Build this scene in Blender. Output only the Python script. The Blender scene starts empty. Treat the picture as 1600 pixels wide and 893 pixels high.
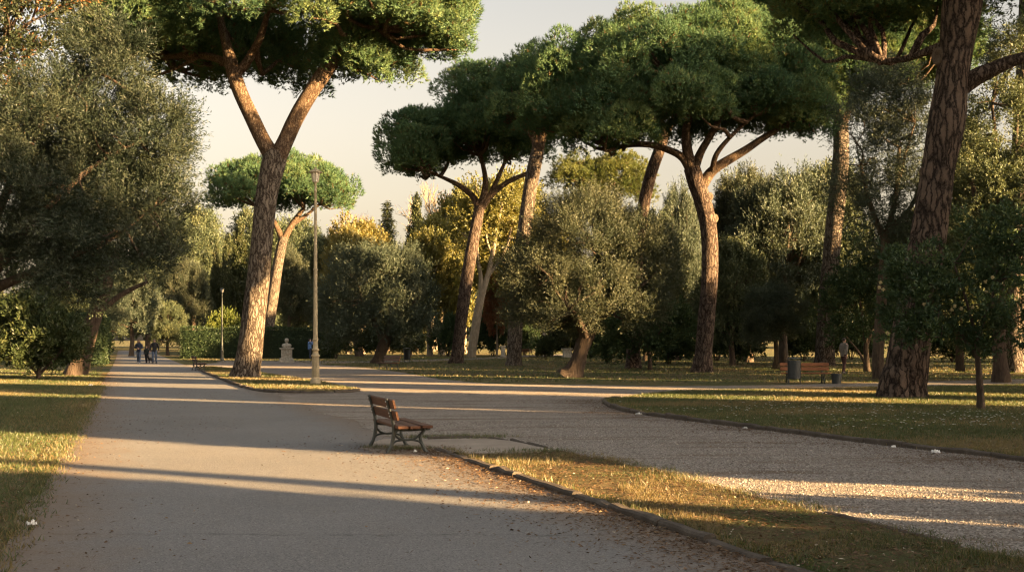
import bpy, math, random
import numpy as np
from mathutils import Vector, Matrix

# ------------------------------------------------------------------ camera, sky, sun, exposure
scene = bpy.context.scene
FPX = 1867.0                 # focal length in pixels of a 1600 px wide frame
CAMH = 1.65
HZ = 530.0                   # pixel row of the horizon
cd = bpy.data.cameras.new("camera")
cam = bpy.data.objects.new("camera", cd)
scene.collection.objects.link(cam)
cam.location = (0, 0, CAMH)
cam.rotation_euler = (math.radians(90), 0, 0)
cd.sensor_width = 36.0
cd.lens = 36.0 * FPX / 1600.0
cd.shift_y = (HZ - 446.5) / 1600.0
cd.clip_end = 3000
scene.camera = cam

SUN_EL = math.radians(12.0)
SX, SY = 0.88, -0.475        # horizontal direction towards the sun
_n = math.hypot(SX, SY); SX /= _n; SY /= _n
sun_vec = Vector((SX * math.cos(SUN_EL), SY * math.cos(SUN_EL), math.sin(SUN_EL)))

world = bpy.data.worlds.new("World")
scene.world = world
world.use_nodes = True
wn = world.node_tree
wn.nodes.clear()
sky = wn.nodes.new("ShaderNodeTexSky")
sky.sky_type = 'NISHITA'
sky.sun_disc = False
sky.sun_elevation = SUN_EL
sky.sun_rotation = math.atan2(SX, SY)
sky.altitude = 0
sky.air_density = 1.0
sky.dust_density = 4.0
sky.ozone_density = 1.0
hs = wn.nodes.new("ShaderNodeHueSaturation")
hs.inputs["Saturation"].default_value = 0.30
tintn = wn.nodes.new("ShaderNodeMix"); tintn.data_type = 'RGBA'; tintn.blend_type = 'MULTIPLY'
tintn.inputs["Factor"].default_value = 1.0
tintn.inputs["B"].default_value = (0.74, 0.67, 0.60, 1)
bg = wn.nodes.new("ShaderNodeBackground")
bg.inputs["Strength"].default_value = 0.05
wo = wn.nodes.new("ShaderNodeOutputWorld")
wn.links.new(sky.outputs[0], hs.inputs["Color"])
wn.links.new(hs.outputs[0], tintn.inputs["A"])
tcw = wn.nodes.new("ShaderNodeTexCoord"); sepw = wn.nodes.new("ShaderNodeSeparateXYZ")
wn.links.new(tcw.outputs["Generated"], sepw.inputs[0])
rampw = wn.nodes.new("ShaderNodeValToRGB")
for i, (p, c) in enumerate(((0.0, (1.0, .87, .70)), (0.10, (.95, .86, .73)), (0.28, (.75, .75, .735)), (1.0, (.80, .86, .93)))):
    if i > 1: rampw.color_ramp.elements.new(p)
    e = rampw.color_ramp.elements[i]; e.position = p; e.color = (*c, 1)
wn.links.new(sepw.outputs["Z"], rampw.inputs[0])
hz = wn.nodes.new("ShaderNodeMix"); hz.data_type = 'RGBA'; hz.blend_type = 'MULTIPLY'; hz.inputs["Factor"].default_value = 1.0
gain = wn.nodes.new("ShaderNodeVectorMath"); gain.operation = 'SCALE'; gain.inputs["Scale"].default_value = 1.25
wn.links.new(tintn.outputs["Result"], hz.inputs["A"]); wn.links.new(rampw.outputs[0], hz.inputs["B"])
wn.links.new(hz.outputs["Result"], gain.inputs[0])
wn.links.new(gain.outputs[0], bg.inputs["Color"])
wn.links.new(bg.outputs[0], wo.inputs["Surface"])

sl = bpy.data.lights.new("sun", 'SUN')
sl.energy = 5.0
sl.angle = math.radians(0.55)
sl.color = (1.0, 0.64, 0.29)
so = bpy.data.objects.new("sun", sl)
scene.collection.objects.link(so)
so.rotation_euler = sun_vec.to_track_quat('Z', 'Y').to_euler()
so.location = (40, -20, 40)

scene.view_settings.view_transform = 'Standard'
scene.view_settings.look = 'None'
scene.view_settings.gamma = 1.0
scene.view_settings.use_curve_mapping = False
scene.view_settings.exposure = 3.3
scene.render.engine = 'CYCLES'
cy = scene.cycles
cy.max_bounces = 5
cy.diffuse_bounces = 3
cy.glossy_bounces = 2
cy.transmission_bounces = 3
cy.transparent_max_bounces = 4
cy.use_denoising = True
cy.filter_width = 1.25
cy.sample_clamp_indirect = 4.0
cy.caustics_reflective = False
cy.caustics_refractive = False

# ------------------------------------------------------------------ basics
COL = scene.collection
def G(px, py):
    """ground point seen at a pixel of the 1600x893 photograph"""
    Y = FPX * CAMH / (py - HZ)
    return ((px - 800.0) / FPX * Y, Y)
def W(px, py, Y):
    return np.array([(px - 800.0) / FPX * Y, Y, CAMH - (py - HZ) / FPX * Y])
def PQ(p, q):
    """ground point by coordinates across (p) and along (q) the sun's direction"""
    return (SX * q - SY * p, SY * q + SX * p)

def tag(o, label=None, cat=None, group=None, kind=None):
    if label: o["label"] = label
    if cat: o["category"] = cat
    if group: o["group"] = group
    if kind: o["kind"] = kind
    return o
def empty(name, loc, rz=0.0, label=None, cat=None, group=None):
    o = bpy.data.objects.new(name, None)
    o.empty_display_size = 0.3
    COL.objects.link(o)
    o.location = (loc[0], loc[1], loc[2] if len(loc) > 2 else 0.0)
    o.rotation_euler = (0, 0, rz)
    return tag(o, label, cat, group)
def link(name, me, parent=None):
    o = bpy.data.objects.new(name, me)
    COL.objects.link(o)
    if parent is not None: o.parent = parent
    return o

class MB:
    """collects vertices and faces of one mesh"""
    def __init__(s):
        s.v = []; s.f = {3: [], 4: []}; s.t = []; s.n = 0; s.nr = []
    def add(s, v, f, tint=None, nrm=None):
        v = np.asarray(v, dtype=np.float64).reshape(-1, 3)
        f = np.asarray(f, dtype=np.int64)
        s.v.append(v); s.f[f.shape[1]].append(f + s.n)
        s.t.append(np.full(len(v), 0.5) if tint is None else np.broadcast_to(np.asarray(tint, dtype=np.float64), (len(v),)))
        if nrm is not None: s.nr.append(nrm)
        s.n += len(v)
        return s
    def merge(s, o, M=None):
        off = s.n
        for v in o.v:
            s.v.append(v if M is None else v @ M[:3, :3].T + M[:3, 3])
        s.t += o.t
        for k in (3, 4): s.f[k] += [a + off for a in o.f[k]]
        s.n += o.n
        return s
    def mesh(s, name, mat, smooth=False):
        V = np.concatenate(s.v) if s.v else np.zeros((0, 3))
        T = np.concatenate(s.t) if s.t else np.zeros(0)
        f3 = np.concatenate(s.f[3]) if s.f[3] else np.zeros((0, 3), int)
        f4 = np.concatenate(s.f[4]) if s.f[4] else np.zeros((0, 4), int)
        me = bpy.data.meshes.new(name)
        me.vertices.add(len(V)); me.vertices.foreach_set("co", V.astype(np.float32).ravel())
        nl = f3.size + f4.size
        me.loops.add(nl)
        me.loops.foreach_set("vertex_index", np.concatenate([f3.ravel(), f4.ravel()]).astype(np.int32))
        nf = len(f3) + len(f4)
        me.polygons.add(nf)
        st = np.concatenate([np.arange(len(f3)) * 3, f3.size + np.arange(len(f4)) * 4]).astype(np.int32)
        me.polygons.foreach_set("loop_start", st)
        me.polygons.foreach_set("use_smooth", np.full(nf, smooth))
        me.update(calc_edges=True)
        a = me.attributes.new("tint", 'FLOAT', 'POINT')
        a.data.foreach_set("value", T.astype(np.float32))
        if s.nr and sum(map(len, s.nr)) == len(V):      # foliage shades like the rounded clumps it grows in
            cn = me.attributes.new("custom_normal", 'FLOAT_VECTOR', 'POINT')
            cn.data.foreach_set("vector", np.concatenate(s.nr).astype(np.float32).ravel())
        if mat is not None: me.materials.append(mat)
        return me
    def build(s, name, mat, parent=None, smooth=False):
        return link(name, s.mesh(name, mat, smooth), parent)

def unit(a):
    return a / np.maximum(np.linalg.norm(a, axis=-1, keepdims=True), 1e-9)
def rsphere(r, n):
    return unit(r.normal(size=(n, 3)))
def perp(r, d):
    return unit(np.cross(d, r.normal(size=d.shape)))

def catmull(P, n):
    P = np.asarray(P, float)
    if len(P) < 3:
        t = np.linspace(0, 1, n)[:, None]
        return P[0] * (1 - t) + P[-1] * t
    A = np.vstack([2 * P[0] - P[1], P, 2 * P[-1] - P[-2]])
    out = []
    seg = len(P) - 1
    for u in np.linspace(0, seg - 1e-9, n):
        i = int(u); t = u - i
        p0, p1, p2, p3 = A[i], A[i + 1], A[i + 2], A[i + 3]
        out.append(0.5 * (2 * p1 + (p2 - p0) * t + (2 * p0 - 5 * p1 + 4 * p2 - p3) * t * t + (3 * p1 - p0 - 3 * p2 + p3) * t ** 3))
    return np.array(out)

def tube(mb, P, R, seg=10, rings=16, rough=0.0, rng=None, tint=0.5, cap=True, ridges=0):
    """tapered tube along P with radii R"""
    P = np.asarray(P, float)
    PR = catmull(np.hstack([P, np.asarray(R, float)[:, None]]), rings)
    C, R = PR[:, :3], np.maximum(PR[:, 3], 0.002)
    T = unit(np.gradient(C, axis=0))
    ref = np.array([0.0, 1.0, 0.0]) if abs(T[0][1]) < 0.9 else np.array([1.0, 0, 0])
    n = unit(np.cross(T[0], ref))
    V = []
    a = np.linspace(0, 2 * math.pi, seg, endpoint=False)
    ph = rng.uniform(0, 6.28, 12) if rng is not None else np.zeros(12)
    ln = np.linalg.norm(C[-1] - C[0])
    for i in range(rings):
        n = unit(n - T[i] * np.dot(n, T[i])); b = np.cross(T[i], n)
        rr = np.full(seg, R[i])
        if rough > 0:
            s = i / rings * 9
            m = (np.sin(2 * a + ph[0] + s * 0.9) + 0.7 * np.sin(3 * a + ph[1] - s * 1.3) + 0.5 * np.sin(5 * a + ph[2] + s * 2.1) + 0.3 * np.sin(8 * a + ph[3] - s * 3.7))
            rr = rr * (1 + rough * 0.35 * m)
            if ridges:
                rr = rr * (1 + rough * 0.3 * np.abs(np.sin(ridges * a / 2 + ph[4] + 0.8 * np.sin(s * 1.7))))
        V.append(C[i] + np.outer(np.cos(a) * rr, n) + np.outer(np.sin(a) * rr, b))
    V = np.concatenate(V)
    idx = np.arange(seg)
    F = []
    for i in range(rings - 1):
        F.append(np.stack([i * seg + idx, i * seg + (idx + 1) % seg, (i + 1) * seg + (idx + 1) % seg, (i + 1) * seg + idx], 1))
    mb.add(V, np.concatenate(F), tint)
    if cap:
        for base, c, rev in ((0, C[0], True), ((rings - 1) * seg, C[-1], False)):
            VV = np.vstack([V[base:base + seg], c])
            f = np.stack([idx, (idx + 1) % seg, np.full(seg, seg)], 1)
            if rev: f = f[:, ::-1]
            mb.add(VV, f, tint)
    return mb

def box(mb, c, s, rot=None, tint=0.5, bevel=0.0):
    c = np.asarray(c, float); s = np.asarray(s, float) / 2
    if bevel > 0:
        bm_v = []
        b = min(bevel, min(s) * 0.9)
        # chamfered box: three shells of 4 corners
        for sx, sy, sz in [(a, b_, c_) for a in (-1, 1) for b_ in (-1, 1) for c_ in (-1, 1)]:
            bm_v += [[sx * (s[0] - b), sy * (s[1] - b), sz * s[2]], [sx * (s[0] - b), sy * s[1], sz * (s[2] - b)], [sx * s[0], sy * (s[1] - b), sz * (s[2] - b)]]
        import bmesh
        bm = bmesh.new()
        for v in bm_v: bm.verts.new(v)
        bmesh.ops.convex_hull(bm, input=bm.verts[:])
        bm.verts.index_update()
        bmesh.ops.triangulate(bm, faces=bm.faces[:])
        V = np.array([v.co[:] for v in bm.verts]); F = np.array([[v.index for v in f.verts] for f in bm.faces])
        bm.free()
    else:
        V = np.array([[x, y, z] for z in (-1, 1) for y in (-1, 1) for x in (-1, 1)]) * s
        F = np.array([[0, 2, 3, 1], [4, 5, 7, 6], [0, 1, 5, 4], [2, 6, 7, 3], [0, 4, 6, 2], [1, 3, 7, 5]])
    if rot is not None: V = V @ np.asarray(rot).T
    mb.add(V + c, F, tint)
    return mb
def lathe(mb, prof, seg=20, c=(0, 0, 0), tint=0.5):
    prof = np.asarray(prof, float)
    a = np.linspace(0, 2 * math.pi, seg, endpoint=False)
    V = np.concatenate([np.stack([np.cos(a) * r, np.sin(a) * r, np.full(seg, z)], 1) for r, z in prof]) + np.asarray(c)
    i = np.arange(seg)
    F = np.concatenate([np.stack([k * seg + i, k * seg + (i + 1) % seg, (k + 1) * seg + (i + 1) % seg, (k + 1) * seg + i], 1) for k in range(len(prof) - 1)])
    mb.add(V, F, tint)
    return mb
def ellipsoid(mb, c, r, seg=14, rings=9, rot=None, tint=0.5):
    th = np.linspace(0.02, math.pi - 0.02, rings)
    a = np.linspace(0, 2 * math.pi, seg, endpoint=False)
    V = np.concatenate([np.stack([np.sin(t) * np.cos(a), np.sin(t) * np.sin(a), np.full(seg, np.cos(t))], 1) for t in th]) * np.asarray(r, float)
    if rot is not None: V = V @ np.asarray(rot).T
    i = np.arange(seg)
    F = np.concatenate([np.stack([k * seg + i, (k + 1) * seg + i, (k + 1) * seg + (i + 1) % seg, k * seg + (i + 1) % seg], 1) for k in range(rings - 1)])
    V = V + np.asarray(c, float)
    mb.add(V, F, tint)
    for k, rev in ((0, False), (rings - 1, True)):
        ring = V[k * seg:(k + 1) * seg]
        f = np.stack([np.full(seg, seg), i, (i + 1) % seg], 1)
        if rev: f = f[:, ::-1]
        mb.add(np.vstack([ring, ring.mean(0)]), f, tint)
    return mb
def RZ(a):
    c, s = math.cos(a), math.sin(a); return np.array([[c, -s, 0], [s, c, 0], [0, 0, 1]])
def RX(a):
    c, s = math.cos(a), math.sin(a); return np.array([[1, 0, 0], [0, c, -s], [0, s, c]])
def RY(a):
    c, s = math.cos(a), math.sin(a); return np.array([[c, 0, s], [0, 1, 0], [-s, 0, c]])

# ------------------------------------------------------------------ materials
class NT:
    def __init__(s, name):
        s.m = bpy.data.materials.new(name); s.m.use_nodes = True
        s.t = s.m.node_tree; s.t.nodes.clear()
        s.out = s.n("ShaderNodeOutputMaterial")
    def n(s, t, **k):
        nd = s.t.nodes.new(t)
        for a, b in k.items(): setattr(nd, a, b)
        return nd
    def l(s, a, b): s.t.links.new(a, b)
    def coord(s): return s.n("ShaderNodeTexCoord").outputs["Object"]
    def geo(s): return s.n("ShaderNodeNewGeometry").outputs["Position"]
    def mapping(s, v, scale):
        m = s.n("ShaderNodeMapping"); m.inputs["Scale"].default_value = scale; s.l(v, m.inputs["Vector"]); return m.outputs[0]
    def noise(s, v, scale, detail=4, rough=0.55, out="Fac"):
        n = s.n("ShaderNodeTexNoise"); n.inputs["Scale"].default_value = scale; n.inputs["Detail"].default_value = detail
        n.inputs["Roughness"].default_value = rough
        s.l(v, n.inputs["Vector"]); return n.outputs[out]
    def voro(s, v, scale, feature='F1', out="Distance", rnd=1.0):
        n = s.n("ShaderNodeTexVoronoi"); n.feature = feature; n.inputs["Scale"].default_value = scale
        n.inputs["Randomness"].default_value = rnd
        s.l(v, n.inputs["Vector"]); return n.outputs[out]
    def ramp(s, f, stops):
        n = s.n("ShaderNodeValToRGB"); e = n.color_ramp.elements
        while len(e) < len(stops): e.new(0.5)
        for i, (p, c) in enumerate(stops):
            e[i].position = p; e[i].color = (*c, 1) if len(c) == 3 else c
        s.l(f, n.inputs[0]); return n.outputs[0]
    def mix(s, f, a, b, mode='MIX'):
        n = s.n("ShaderNodeMix", data_type='RGBA', blend_type=mode)
        for sock, val in (("Factor", f), ("A", a), ("B", b)):
            if hasattr(val, "node"): s.l(val, n.inputs[sock])
            elif sock == "Factor": n.inputs[sock].default_value = val
            else: n.inputs[sock].default_value = (*val, 1)
        return n.outputs["Result"]
    def math(s, op, a, b=0.0, clamp=False):
        n = s.n("ShaderNodeMath", operation=op, use_clamp=clamp)
        for i, val in enumerate((a, b)):
            if hasattr(val, "node"): s.l(val, n.inputs[i])
            else: n.inputs[i].default_value = val
        return n.outputs[0]
    def mr(s, f, a, b, c=0.0, d=1.0):
        n = s.n("ShaderNodeMapRange"); s.l(f, n.inputs[0])
        for i, v in enumerate((a, b, c, d)): n.inputs[i + 1].default_value = v
        return n.outputs[0]
    def bump(s, h, strength, dist):
        n = s.n("ShaderNodeBump"); n.inputs["Strength"].default_value = strength; n.inputs["Distance"].default_value = dist
        s.l(h, n.inputs["Height"]); return n.outputs[0]
    def attr(s, name, out="Fac"):
        n = s.n("ShaderNodeAttribute"); n.attribute_name = name; return n.outputs[out]
    def princ(s, col, rough=0.7, normal=None, metal=0.0, spec=0.5):
        p = s.n("ShaderNodeBsdfPrincipled")
        if hasattr(col, "node"): s.l(col, p.inputs["Base Color"])
        else: p.inputs["Base Color"].default_value = (*col, 1)
        if hasattr(rough, "node"): s.l(rough, p.inputs["Roughness"])
        else: p.inputs["Roughness"].default_value = rough
        p.inputs["Metallic"].default_value = metal
        p.inputs["Specular IOR Level"].default_value = spec
        if normal is not None: s.l(normal, p.inputs["Normal"])
        s.l(p.outputs[0], s.out.inputs["Surface"])
        return s.m

def leaf_mat(name, stops, trans=0.3, gloss=0.06, rough=0.45, tcol=None):
    s = NT(name)
    c = s.ramp(s.attr("tint"), stops)
    d = s.n("ShaderNodeBsdfDiffuse"); s.l(c, d.inputs["Color"])
    t = s.n("ShaderNodeBsdfTranslucent")
    tc = s.mix(1.0, c, tcol or (1.5, 1.35, 0.7), 'MULTIPLY'); s.l(tc, t.inputs["Color"])
    m = s.n("ShaderNodeMixShader"); m.inputs[0].default_value = trans
    s.l(d.outputs[0], m.inputs[1]); s.l(t.outputs[0], m.inputs[2])
    g = s.n("ShaderNodeBsdfAnisotropic") if False else s.n("ShaderNodeBsdfGlossy")
    g.inputs["Roughness"].default_value = rough; g.inputs["Color"].default_value = (1, 1, 1, 1)
    m2 = s.n("ShaderNodeMixShader"); m2.inputs[0].default_value = gloss
    s.l(m.outputs[0], m2.inputs[1]); s.l(g.outputs[0], m2.inputs[2])
    s.l(m2.outputs[0], s.out.inputs["Surface"])
    return s.m

M = {}
M['pine'] = leaf_mat("pine_needles", [(0.0, (.13, .075, .035)), (0.10, (.046, .092, .052)), (0.55, (.084, .146, .070)), (1.0, (.150, .195, .078))], 0.25, 0.008)
M['pine_pale'] = leaf_mat("pale_pine_needles", [(0.0, (.09, .06, .03)), (0.10, (.05, .07, .02)), (1.0, (.13, .14, .04))], 0.3, 0.012)
M['olive'] = leaf_mat("olive_leaves", [(0.0, (.030, .040, .025)), (0.5, (.054, .065, .041)), (1.0, (.095, .102, .064))], 0.22, 0.012)
M['olive_dark'] = leaf_mat("dark_olive_leaves", [(0.0, (.040, .056, .040)), (0.6, (.070, .090, .064)), (1.0, (.105, .120, .085))], 0.18, 0.012)
M['olive_mid'] = leaf_mat("shaded_olive_leaves", [(0.0, (.014, .022, .014)), (0.5, (.027, .038, .025)), (1.0, (.058, .066, .041))], 0.2, 0.012)  # darker copy of the olive leaves, shade put into the colour
M['oak_shade'] = leaf_mat("shade_dark_oak_leaves_with_rust", [(0.0, (.020, .028, .014)), (0.6, (.036, .046, .024)), (0.9, (.060, .062, .030)), (1.0, (.20, .085, .030))], 0.2, 0.012)  # dark leaf tones stand in for shade on a sunlit crown; rust is leaf colour
M['holm'] = leaf_mat("holm_oak_leaves", [(0.0, (.042, .058, .034)), (0.6, (.076, .096, .052)), (1.0, (.118, .126, .062))], 0.2, 0.012)
M['laurel'] = leaf_mat("laurel_leaves", [(0.0, (.026, .046, .022)), (0.6, (.046, .074, .034)), (1.0, (.085, .112, .046))], 0.2, 0.012, 0.35)
M['shrub'] = leaf_mat("shrub_leaves", [(0.0, (.022, .034, .014)), (0.6, (.044, .060, .024)), (1.0, (.078, .086, .034))], 0.22, 0.012, 0.4)
M['lime'] = leaf_mat("light_green_leaves", [(0.0, (.06, .08, .018)), (0.6, (.10, .13, .03)), (1.0, (.16, .17, .045))], 0.35, 0.012)
M['hedge'] = leaf_mat("hedge_leaves", [(0.0, (.018, .031, .015)), (0.6, (.030, .049, .023)), (1.0, (.058, .076, .031))], 0.15, 0.012)
M['yellow'] = leaf_mat("yellow_autumn_leaves", [(0.0, (.11, .09, .026)), (0.5, (.165, .150, .052)), (1.0, (.23, .20, .07))], 0.4, 0.02)
M['yellowgreen'] = leaf_mat("yellow_green_leaves", [(0.0, (.085, .09, .028)), (0.5, (.14, .14, .042)), (1.0, (.22, .19, .06))], 0.4, 0.02)
M['russet'] = leaf_mat("russet_leaves", [(0.0, (.12, .05, .025)), (1.0, (.22, .10, .045))], 0.35, 0.02)
M['cypress'] = leaf_mat("cypress_sprays", [(0.0, (.022, .030, .013)), (0.6, (.042, .052, .020)), (1.0, (.080, .078, .030))], 0.12, 0.02)
M['far'] = leaf_mat("far_wood_leaves", [(0.0, (.022, .030, .014)), (0.6, (.040, .050, .022)), (1.0, (.075, .075, .032))], 0.2, 0.02)
M['grass'] = leaf_mat("grass_blades", [(0.0, (.20, .155, .075)), (0.30, (.15, .12, .052)), (0.42, (.050, .068, .020)), (1.0, (.072, .094, .028))], 0.3, 0.03)
M['litter'] = leaf_mat("fallen_leaves", [(0.0, (.060, .034, .018)), (0.5, (.13, .075, .038)), (0.85, (.20, .135, .07)), (1.0, (.42, .36, .27))], 0.1, 0.03)
M['daisy'] = leaf_mat("daisy_petals", [(0.0, (.70, .70, .66)), (1.0, (.80, .80, .76))], 0.1, 0.02)
M['flower'] = leaf_mat("pale_blossom", [(0.0, (.40, .33, .17)), (1.0, (.52, .44, .25))], 0.2, 0.02)

def bark_pine(name, plate, fissure, sc=1.0):
    s = NT(name)
    co = s.coord()
    nz = s.noise(co, 3.1 * sc, 5, 0.65, out="Color")
    va = s.n("ShaderNodeVectorMath", operation='MULTIPLY_ADD')
    s.l(nz, va.inputs[0]); va.inputs[1].default_value = (0.34, 0.34, 0.55); s.l(co, va.inputs[2])
    mp = s.mapping(va.outputs[0], (1, 1, 0.17))
    e = s.voro(mp, 8.5 * sc, 'DISTANCE_TO_EDGE')
    cellc = s.voro(mp, 8.5 * sc, 'F1', "Color")
    sep = s.n("ShaderNodeSeparateColor"); s.l(cellc, sep.inputs[0])
    mp2 = s.mapping(co, (1, 1, 0.35))
    fine = s.noise(mp2, 30 * sc, 7, 0.75)
    mid = s.noise(mp2, 7 * sc, 5, 0.7)
    wide = s.mr(s.noise(co, 1.6, 4), 0.3, 0.7, 0.10, 0.34)
    en = s.math('ADD', e, s.math('MULTIPLY', s.math('SUBTRACT', fine, 0.5), 0.26))
    edge = s.math('DIVIDE', en, wide, True)
    c1 = s.mix(sep.outputs[0], plate, tuple(x * 0.60 for x in plate))
    c1 = s.mix(s.mr(mid, 0.4, 0.7), c1, (plate[0] * 0.8, plate[1] * 0.9, plate[2] * 1.0))
    c2 = s.mix(s.mr(fine, 0.35, 0.7), c1, (plate[0] * 1.5, plate[1] * 1.5, plate[2] * 1.5))
    c3 = s.mix(edge, fissure, c2)
    h = s.math('ADD', s.math('MULTIPLY', edge, 0.8), s.math('ADD', s.math('MULTIPLY', fine, 0.5), s.math('MULTIPLY', mid, 0.5)))
    return s.princ(c3, 0.92, s.bump(h, 1.0, 0.05), spec=0.12)
M['bark_pine'] = bark_pine("pine_bark", (.150, .122, .095), (.030, .021, .016))
M['bark_pine_red'] = bark_pine("reddish_pine_bark", (.112, .082, .064), (.024, .016, .013))
M['bark_big'] = bark_pine("deeply_cracked_bark", (.112, .080, .060), (.016, .012, .010), 0.72)
M['bark_upper'] = bark_pine("orange_pine_bark", (.160, .112, .075), (.06, .036, .022), 1.5)
def bark_plain(name, a, b, sc=14, zs=0.18, bump=0.07):
    s = NT(name); co = s.coord()
    mp = s.mapping(co, (1, 1, zs))
    n1 = s.noise(mp, sc, 6, 0.7); n2 = s.noise(co, 3, 3)
    f = s.math('MULTIPLY_ADD' if False else 'ADD', s.math('MULTIPLY', n1, 0.8), s.math('MULTIPLY', n2, 0.3))
    c = s.ramp(f, [(0.35, b), (0.72, a)])
    return s.princ(c, 0.92, s.bump(n1, 1.0, bump), spec=0.2)
M['bark_olive'] = bark_plain("olive_bark", (.13, .098, .070), (.034, .024, .017))
M['bark_dark'] = bark_plain("dark_bark", (.11, .080, .058), (.030, .022, .017))
M['bark_pale'] = bark_plain("pale_bark", (.30, .25, .18), (.13, .10, .07), 8, 0.3, 0.015)
M['scar'] = bark_plain("cut_branch_scar", (.14, .105, .075), (.05, .035, .025), 20, 1.0, 0.02)

def ground_mats():
    # lawn soil under the grass blades
    s = NT("lawn_soil"); co = s.geo()
    n1 = s.noise(co, 0.22, 5, 0.6); n2 = s.noise(co, 1.7, 5, 0.65); n3 = s.noise(co, 45, 4, 0.7)
    g = s.mix(s.mr(n3, 0.3, 0.7), (.030, .045, .014), (.085, .105, .034))
    dry = s.mix(s.mr(n3, 0.3, 0.7), (.10, .075, .036), (.23, .175, .085))
    f = s.math('ADD', s.math('MULTIPLY', n1, 0.7), s.math('MULTIPLY', n2, 0.5))
    c = s.mix(s.mr(f, 0.52, 0.68), g, dry)
    soil = s.mix(n3, (.075, .048, .030), (.15, .10, .065))
    c = s.mix(s.mr(s.noise(co, 0.9, 6, 0.7), 0.58, 0.68), c, soil)
    M['lawn'] = s.princ(c, 0.95, s.bump(s.math('ADD', n3, s.math('MULTIPLY', n2, 1.5)), 0.9, 0.05), spec=0.15)
    # asphalt; object axes run across (x) and along (y) the road
    s = NT("worn_asphalt"); co = s.coord()
    n1 = s.noise(co, 0.35, 5, 0.6); n2 = s.noise(co, 60, 3, 0.7); v = s.voro(co, 85, 'F1'); vc = s.voro(co, 85, 'F1', "Color")
    n4 = s.noise(s.mapping(co, (1, 0.25, 1)), 2.2, 5, 0.6)
    sp = s.n("ShaderNodeSeparateColor"); s.l(vc, sp.inputs[0])
    base = s.mix(s.mr(n1, 0.3, 0.7), (.148, .142, .136), (.195, .187, .178))
    base = s.mix(s.math('MULTIPLY', s.mr(n4, 0.45, 0.75), .7), base, (.178, .164, .148))
    base = s.mix(s.math('MULTIPLY', s.mr(sp.outputs[0], 0.75, 0.9), 0.40), base, (.34, .32, .29))
    base = s.mix(s.math('MULTIPLY', s.mr(sp.outputs[1], 0.70, 0.85), 0.50), base, (.050, .046, .043))
    # dark tar seam running across, and a few hairline cracks
    xyz = s.n("ShaderNodeSeparateXYZ"); s.l(co, xyz.inputs[0])
    wob = s.math('MULTIPLY', s.math('SUBTRACT', s.noise(co, 1.6, 5, 0.7), 0.5), 0.5)
    d = s.math('ABSOLUTE', s.math('ADD', s.math('ADD', s.math('SUBTRACT', xyz.outputs[1], 10.0), s.math('MULTIPLY', xyz.outputs[0], 0.34)), wob))
    seam = s.math('MULTIPLY', s.mr(d, 0.05, 0.012), s.mr(s.noise(co, 3.0, 3), 0.35, 0.6))
    base = s.mix(s.math('MULTIPLY', seam, 0.55), base, (.05, .046, .042))
    # dusty brown dirt towards the road's edges
    dl = s.math('ADD', xyz.outputs[0], s.math('MULTIPLY', s.math('SUBTRACT', s.noise(co, 1.1, 6, 0.7), 0.5), 1.6))
    e1 = s.mr(dl, -1.55, -2.75); e2 = s.mr(dl, 1.7, 2.9)
    dirtm = s.math('MAXIMUM', e1, e2)
    dirt = s.mix(n2, (.11, .075, .048), (.22, .155, .10))
    base = s.mix(s.math('MULTIPLY', dirtm, 0.85), base, dirt)
    h = s.math('ADD', s.math('MULTIPLY', v, 0.9), s.math('MULTIPLY', n2, 0.8))
    M['asphalt'] = s.princ(base, 0.85, s.bump(h, 0.5, 0.010), spec=0.3)
    # gravel
    s = NT("pale_gravel"); co = s.geo()
    v = s.voro(co, 40, 'F1'); vc = s.voro(co, 40, 'F1', "Color"); n1 = s.noise(co, 0.5, 5, 0.62); n2 = s.noise(co, 80, 4, 0.7)
    v2 = s.voro(co, 75, 'F1')
    sp = s.n("ShaderNodeSeparateColor"); s.l(vc, sp.inputs[0])
    base = s.ramp(sp.outputs[0], [(0.0, (.22, .190, .165)), (0.5, (.37, .325, .285)), (0.85, (.46, .41, .365)), (1.0, (.60, .55, .50))])
    base = s.mix(s.mr(v, 0.42, 0.70), base, (.13, .108, .085))
    mud = s.mix(n2, (.10, .066, .044), (.21, .15, .105))
    st = s.noise(s.mapping(co, (0.28, 1.9, 1)), 0.9, 6, 0.68)
    base = s.mix(s.math('MULTIPLY', s.mr(st, 0.50, 0.62), 0.9), base, mud)
    base = s.mix(s.math('MULTIPLY', s.mr(n1, 0.35, 0.6), 0.25), base, (.34, .30, .25))
    h = s.math('ADD', s.math('SUBTRACT', 0.7, v), s.math('ADD', s.math('MULTIPLY', n2, 0.35), s.math('MULTIPLY', v2, -0.4)))
    M['gravel'] = s.princ(base, 0.92, s.bump(h, 1.0, 0.03), spec=0.2)
    # kerb stone
    s = NT("kerb_stone"); co = s.geo()
    n1 = s.noise(co, 3, 6, 0.7); n2 = s.noise(co, 40, 4, 0.7)
    c = s.ramp(s.math('ADD', s.math('MULTIPLY', n1, 0.7), s.math('MULTIPLY', n2, 0.35)), [(0.3, (.040, .032, .025)), (0.55, (.088, .072, .057)), (0.8, (.17, .145, .117))])
    M['kerb'] = s.princ(c, 0.92, s.bump(s.math('ADD', n1, n2), 0.7, 0.02), spec=0.2)
    # hard packed sandy patch
    s = NT("sandy_paving"); co = s.geo()
    n1 = s.noise(co, 1.2, 6, 0.65); n2 = s.noise(co, 70, 4, 0.7)
    c = s.mix(s.mr(n1, 0.35, 0.7), (.26, .215, .17), (.40, .345, .285)); c = s.mix(s.math('MULTIPLY', n2, 0.5), c, (.15, .115, .085))
    M['sandy'] = s.princ(c, 0.92, s.bump(n2, 0.6, 0.015), spec=0.2)
ground_mats()

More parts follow.
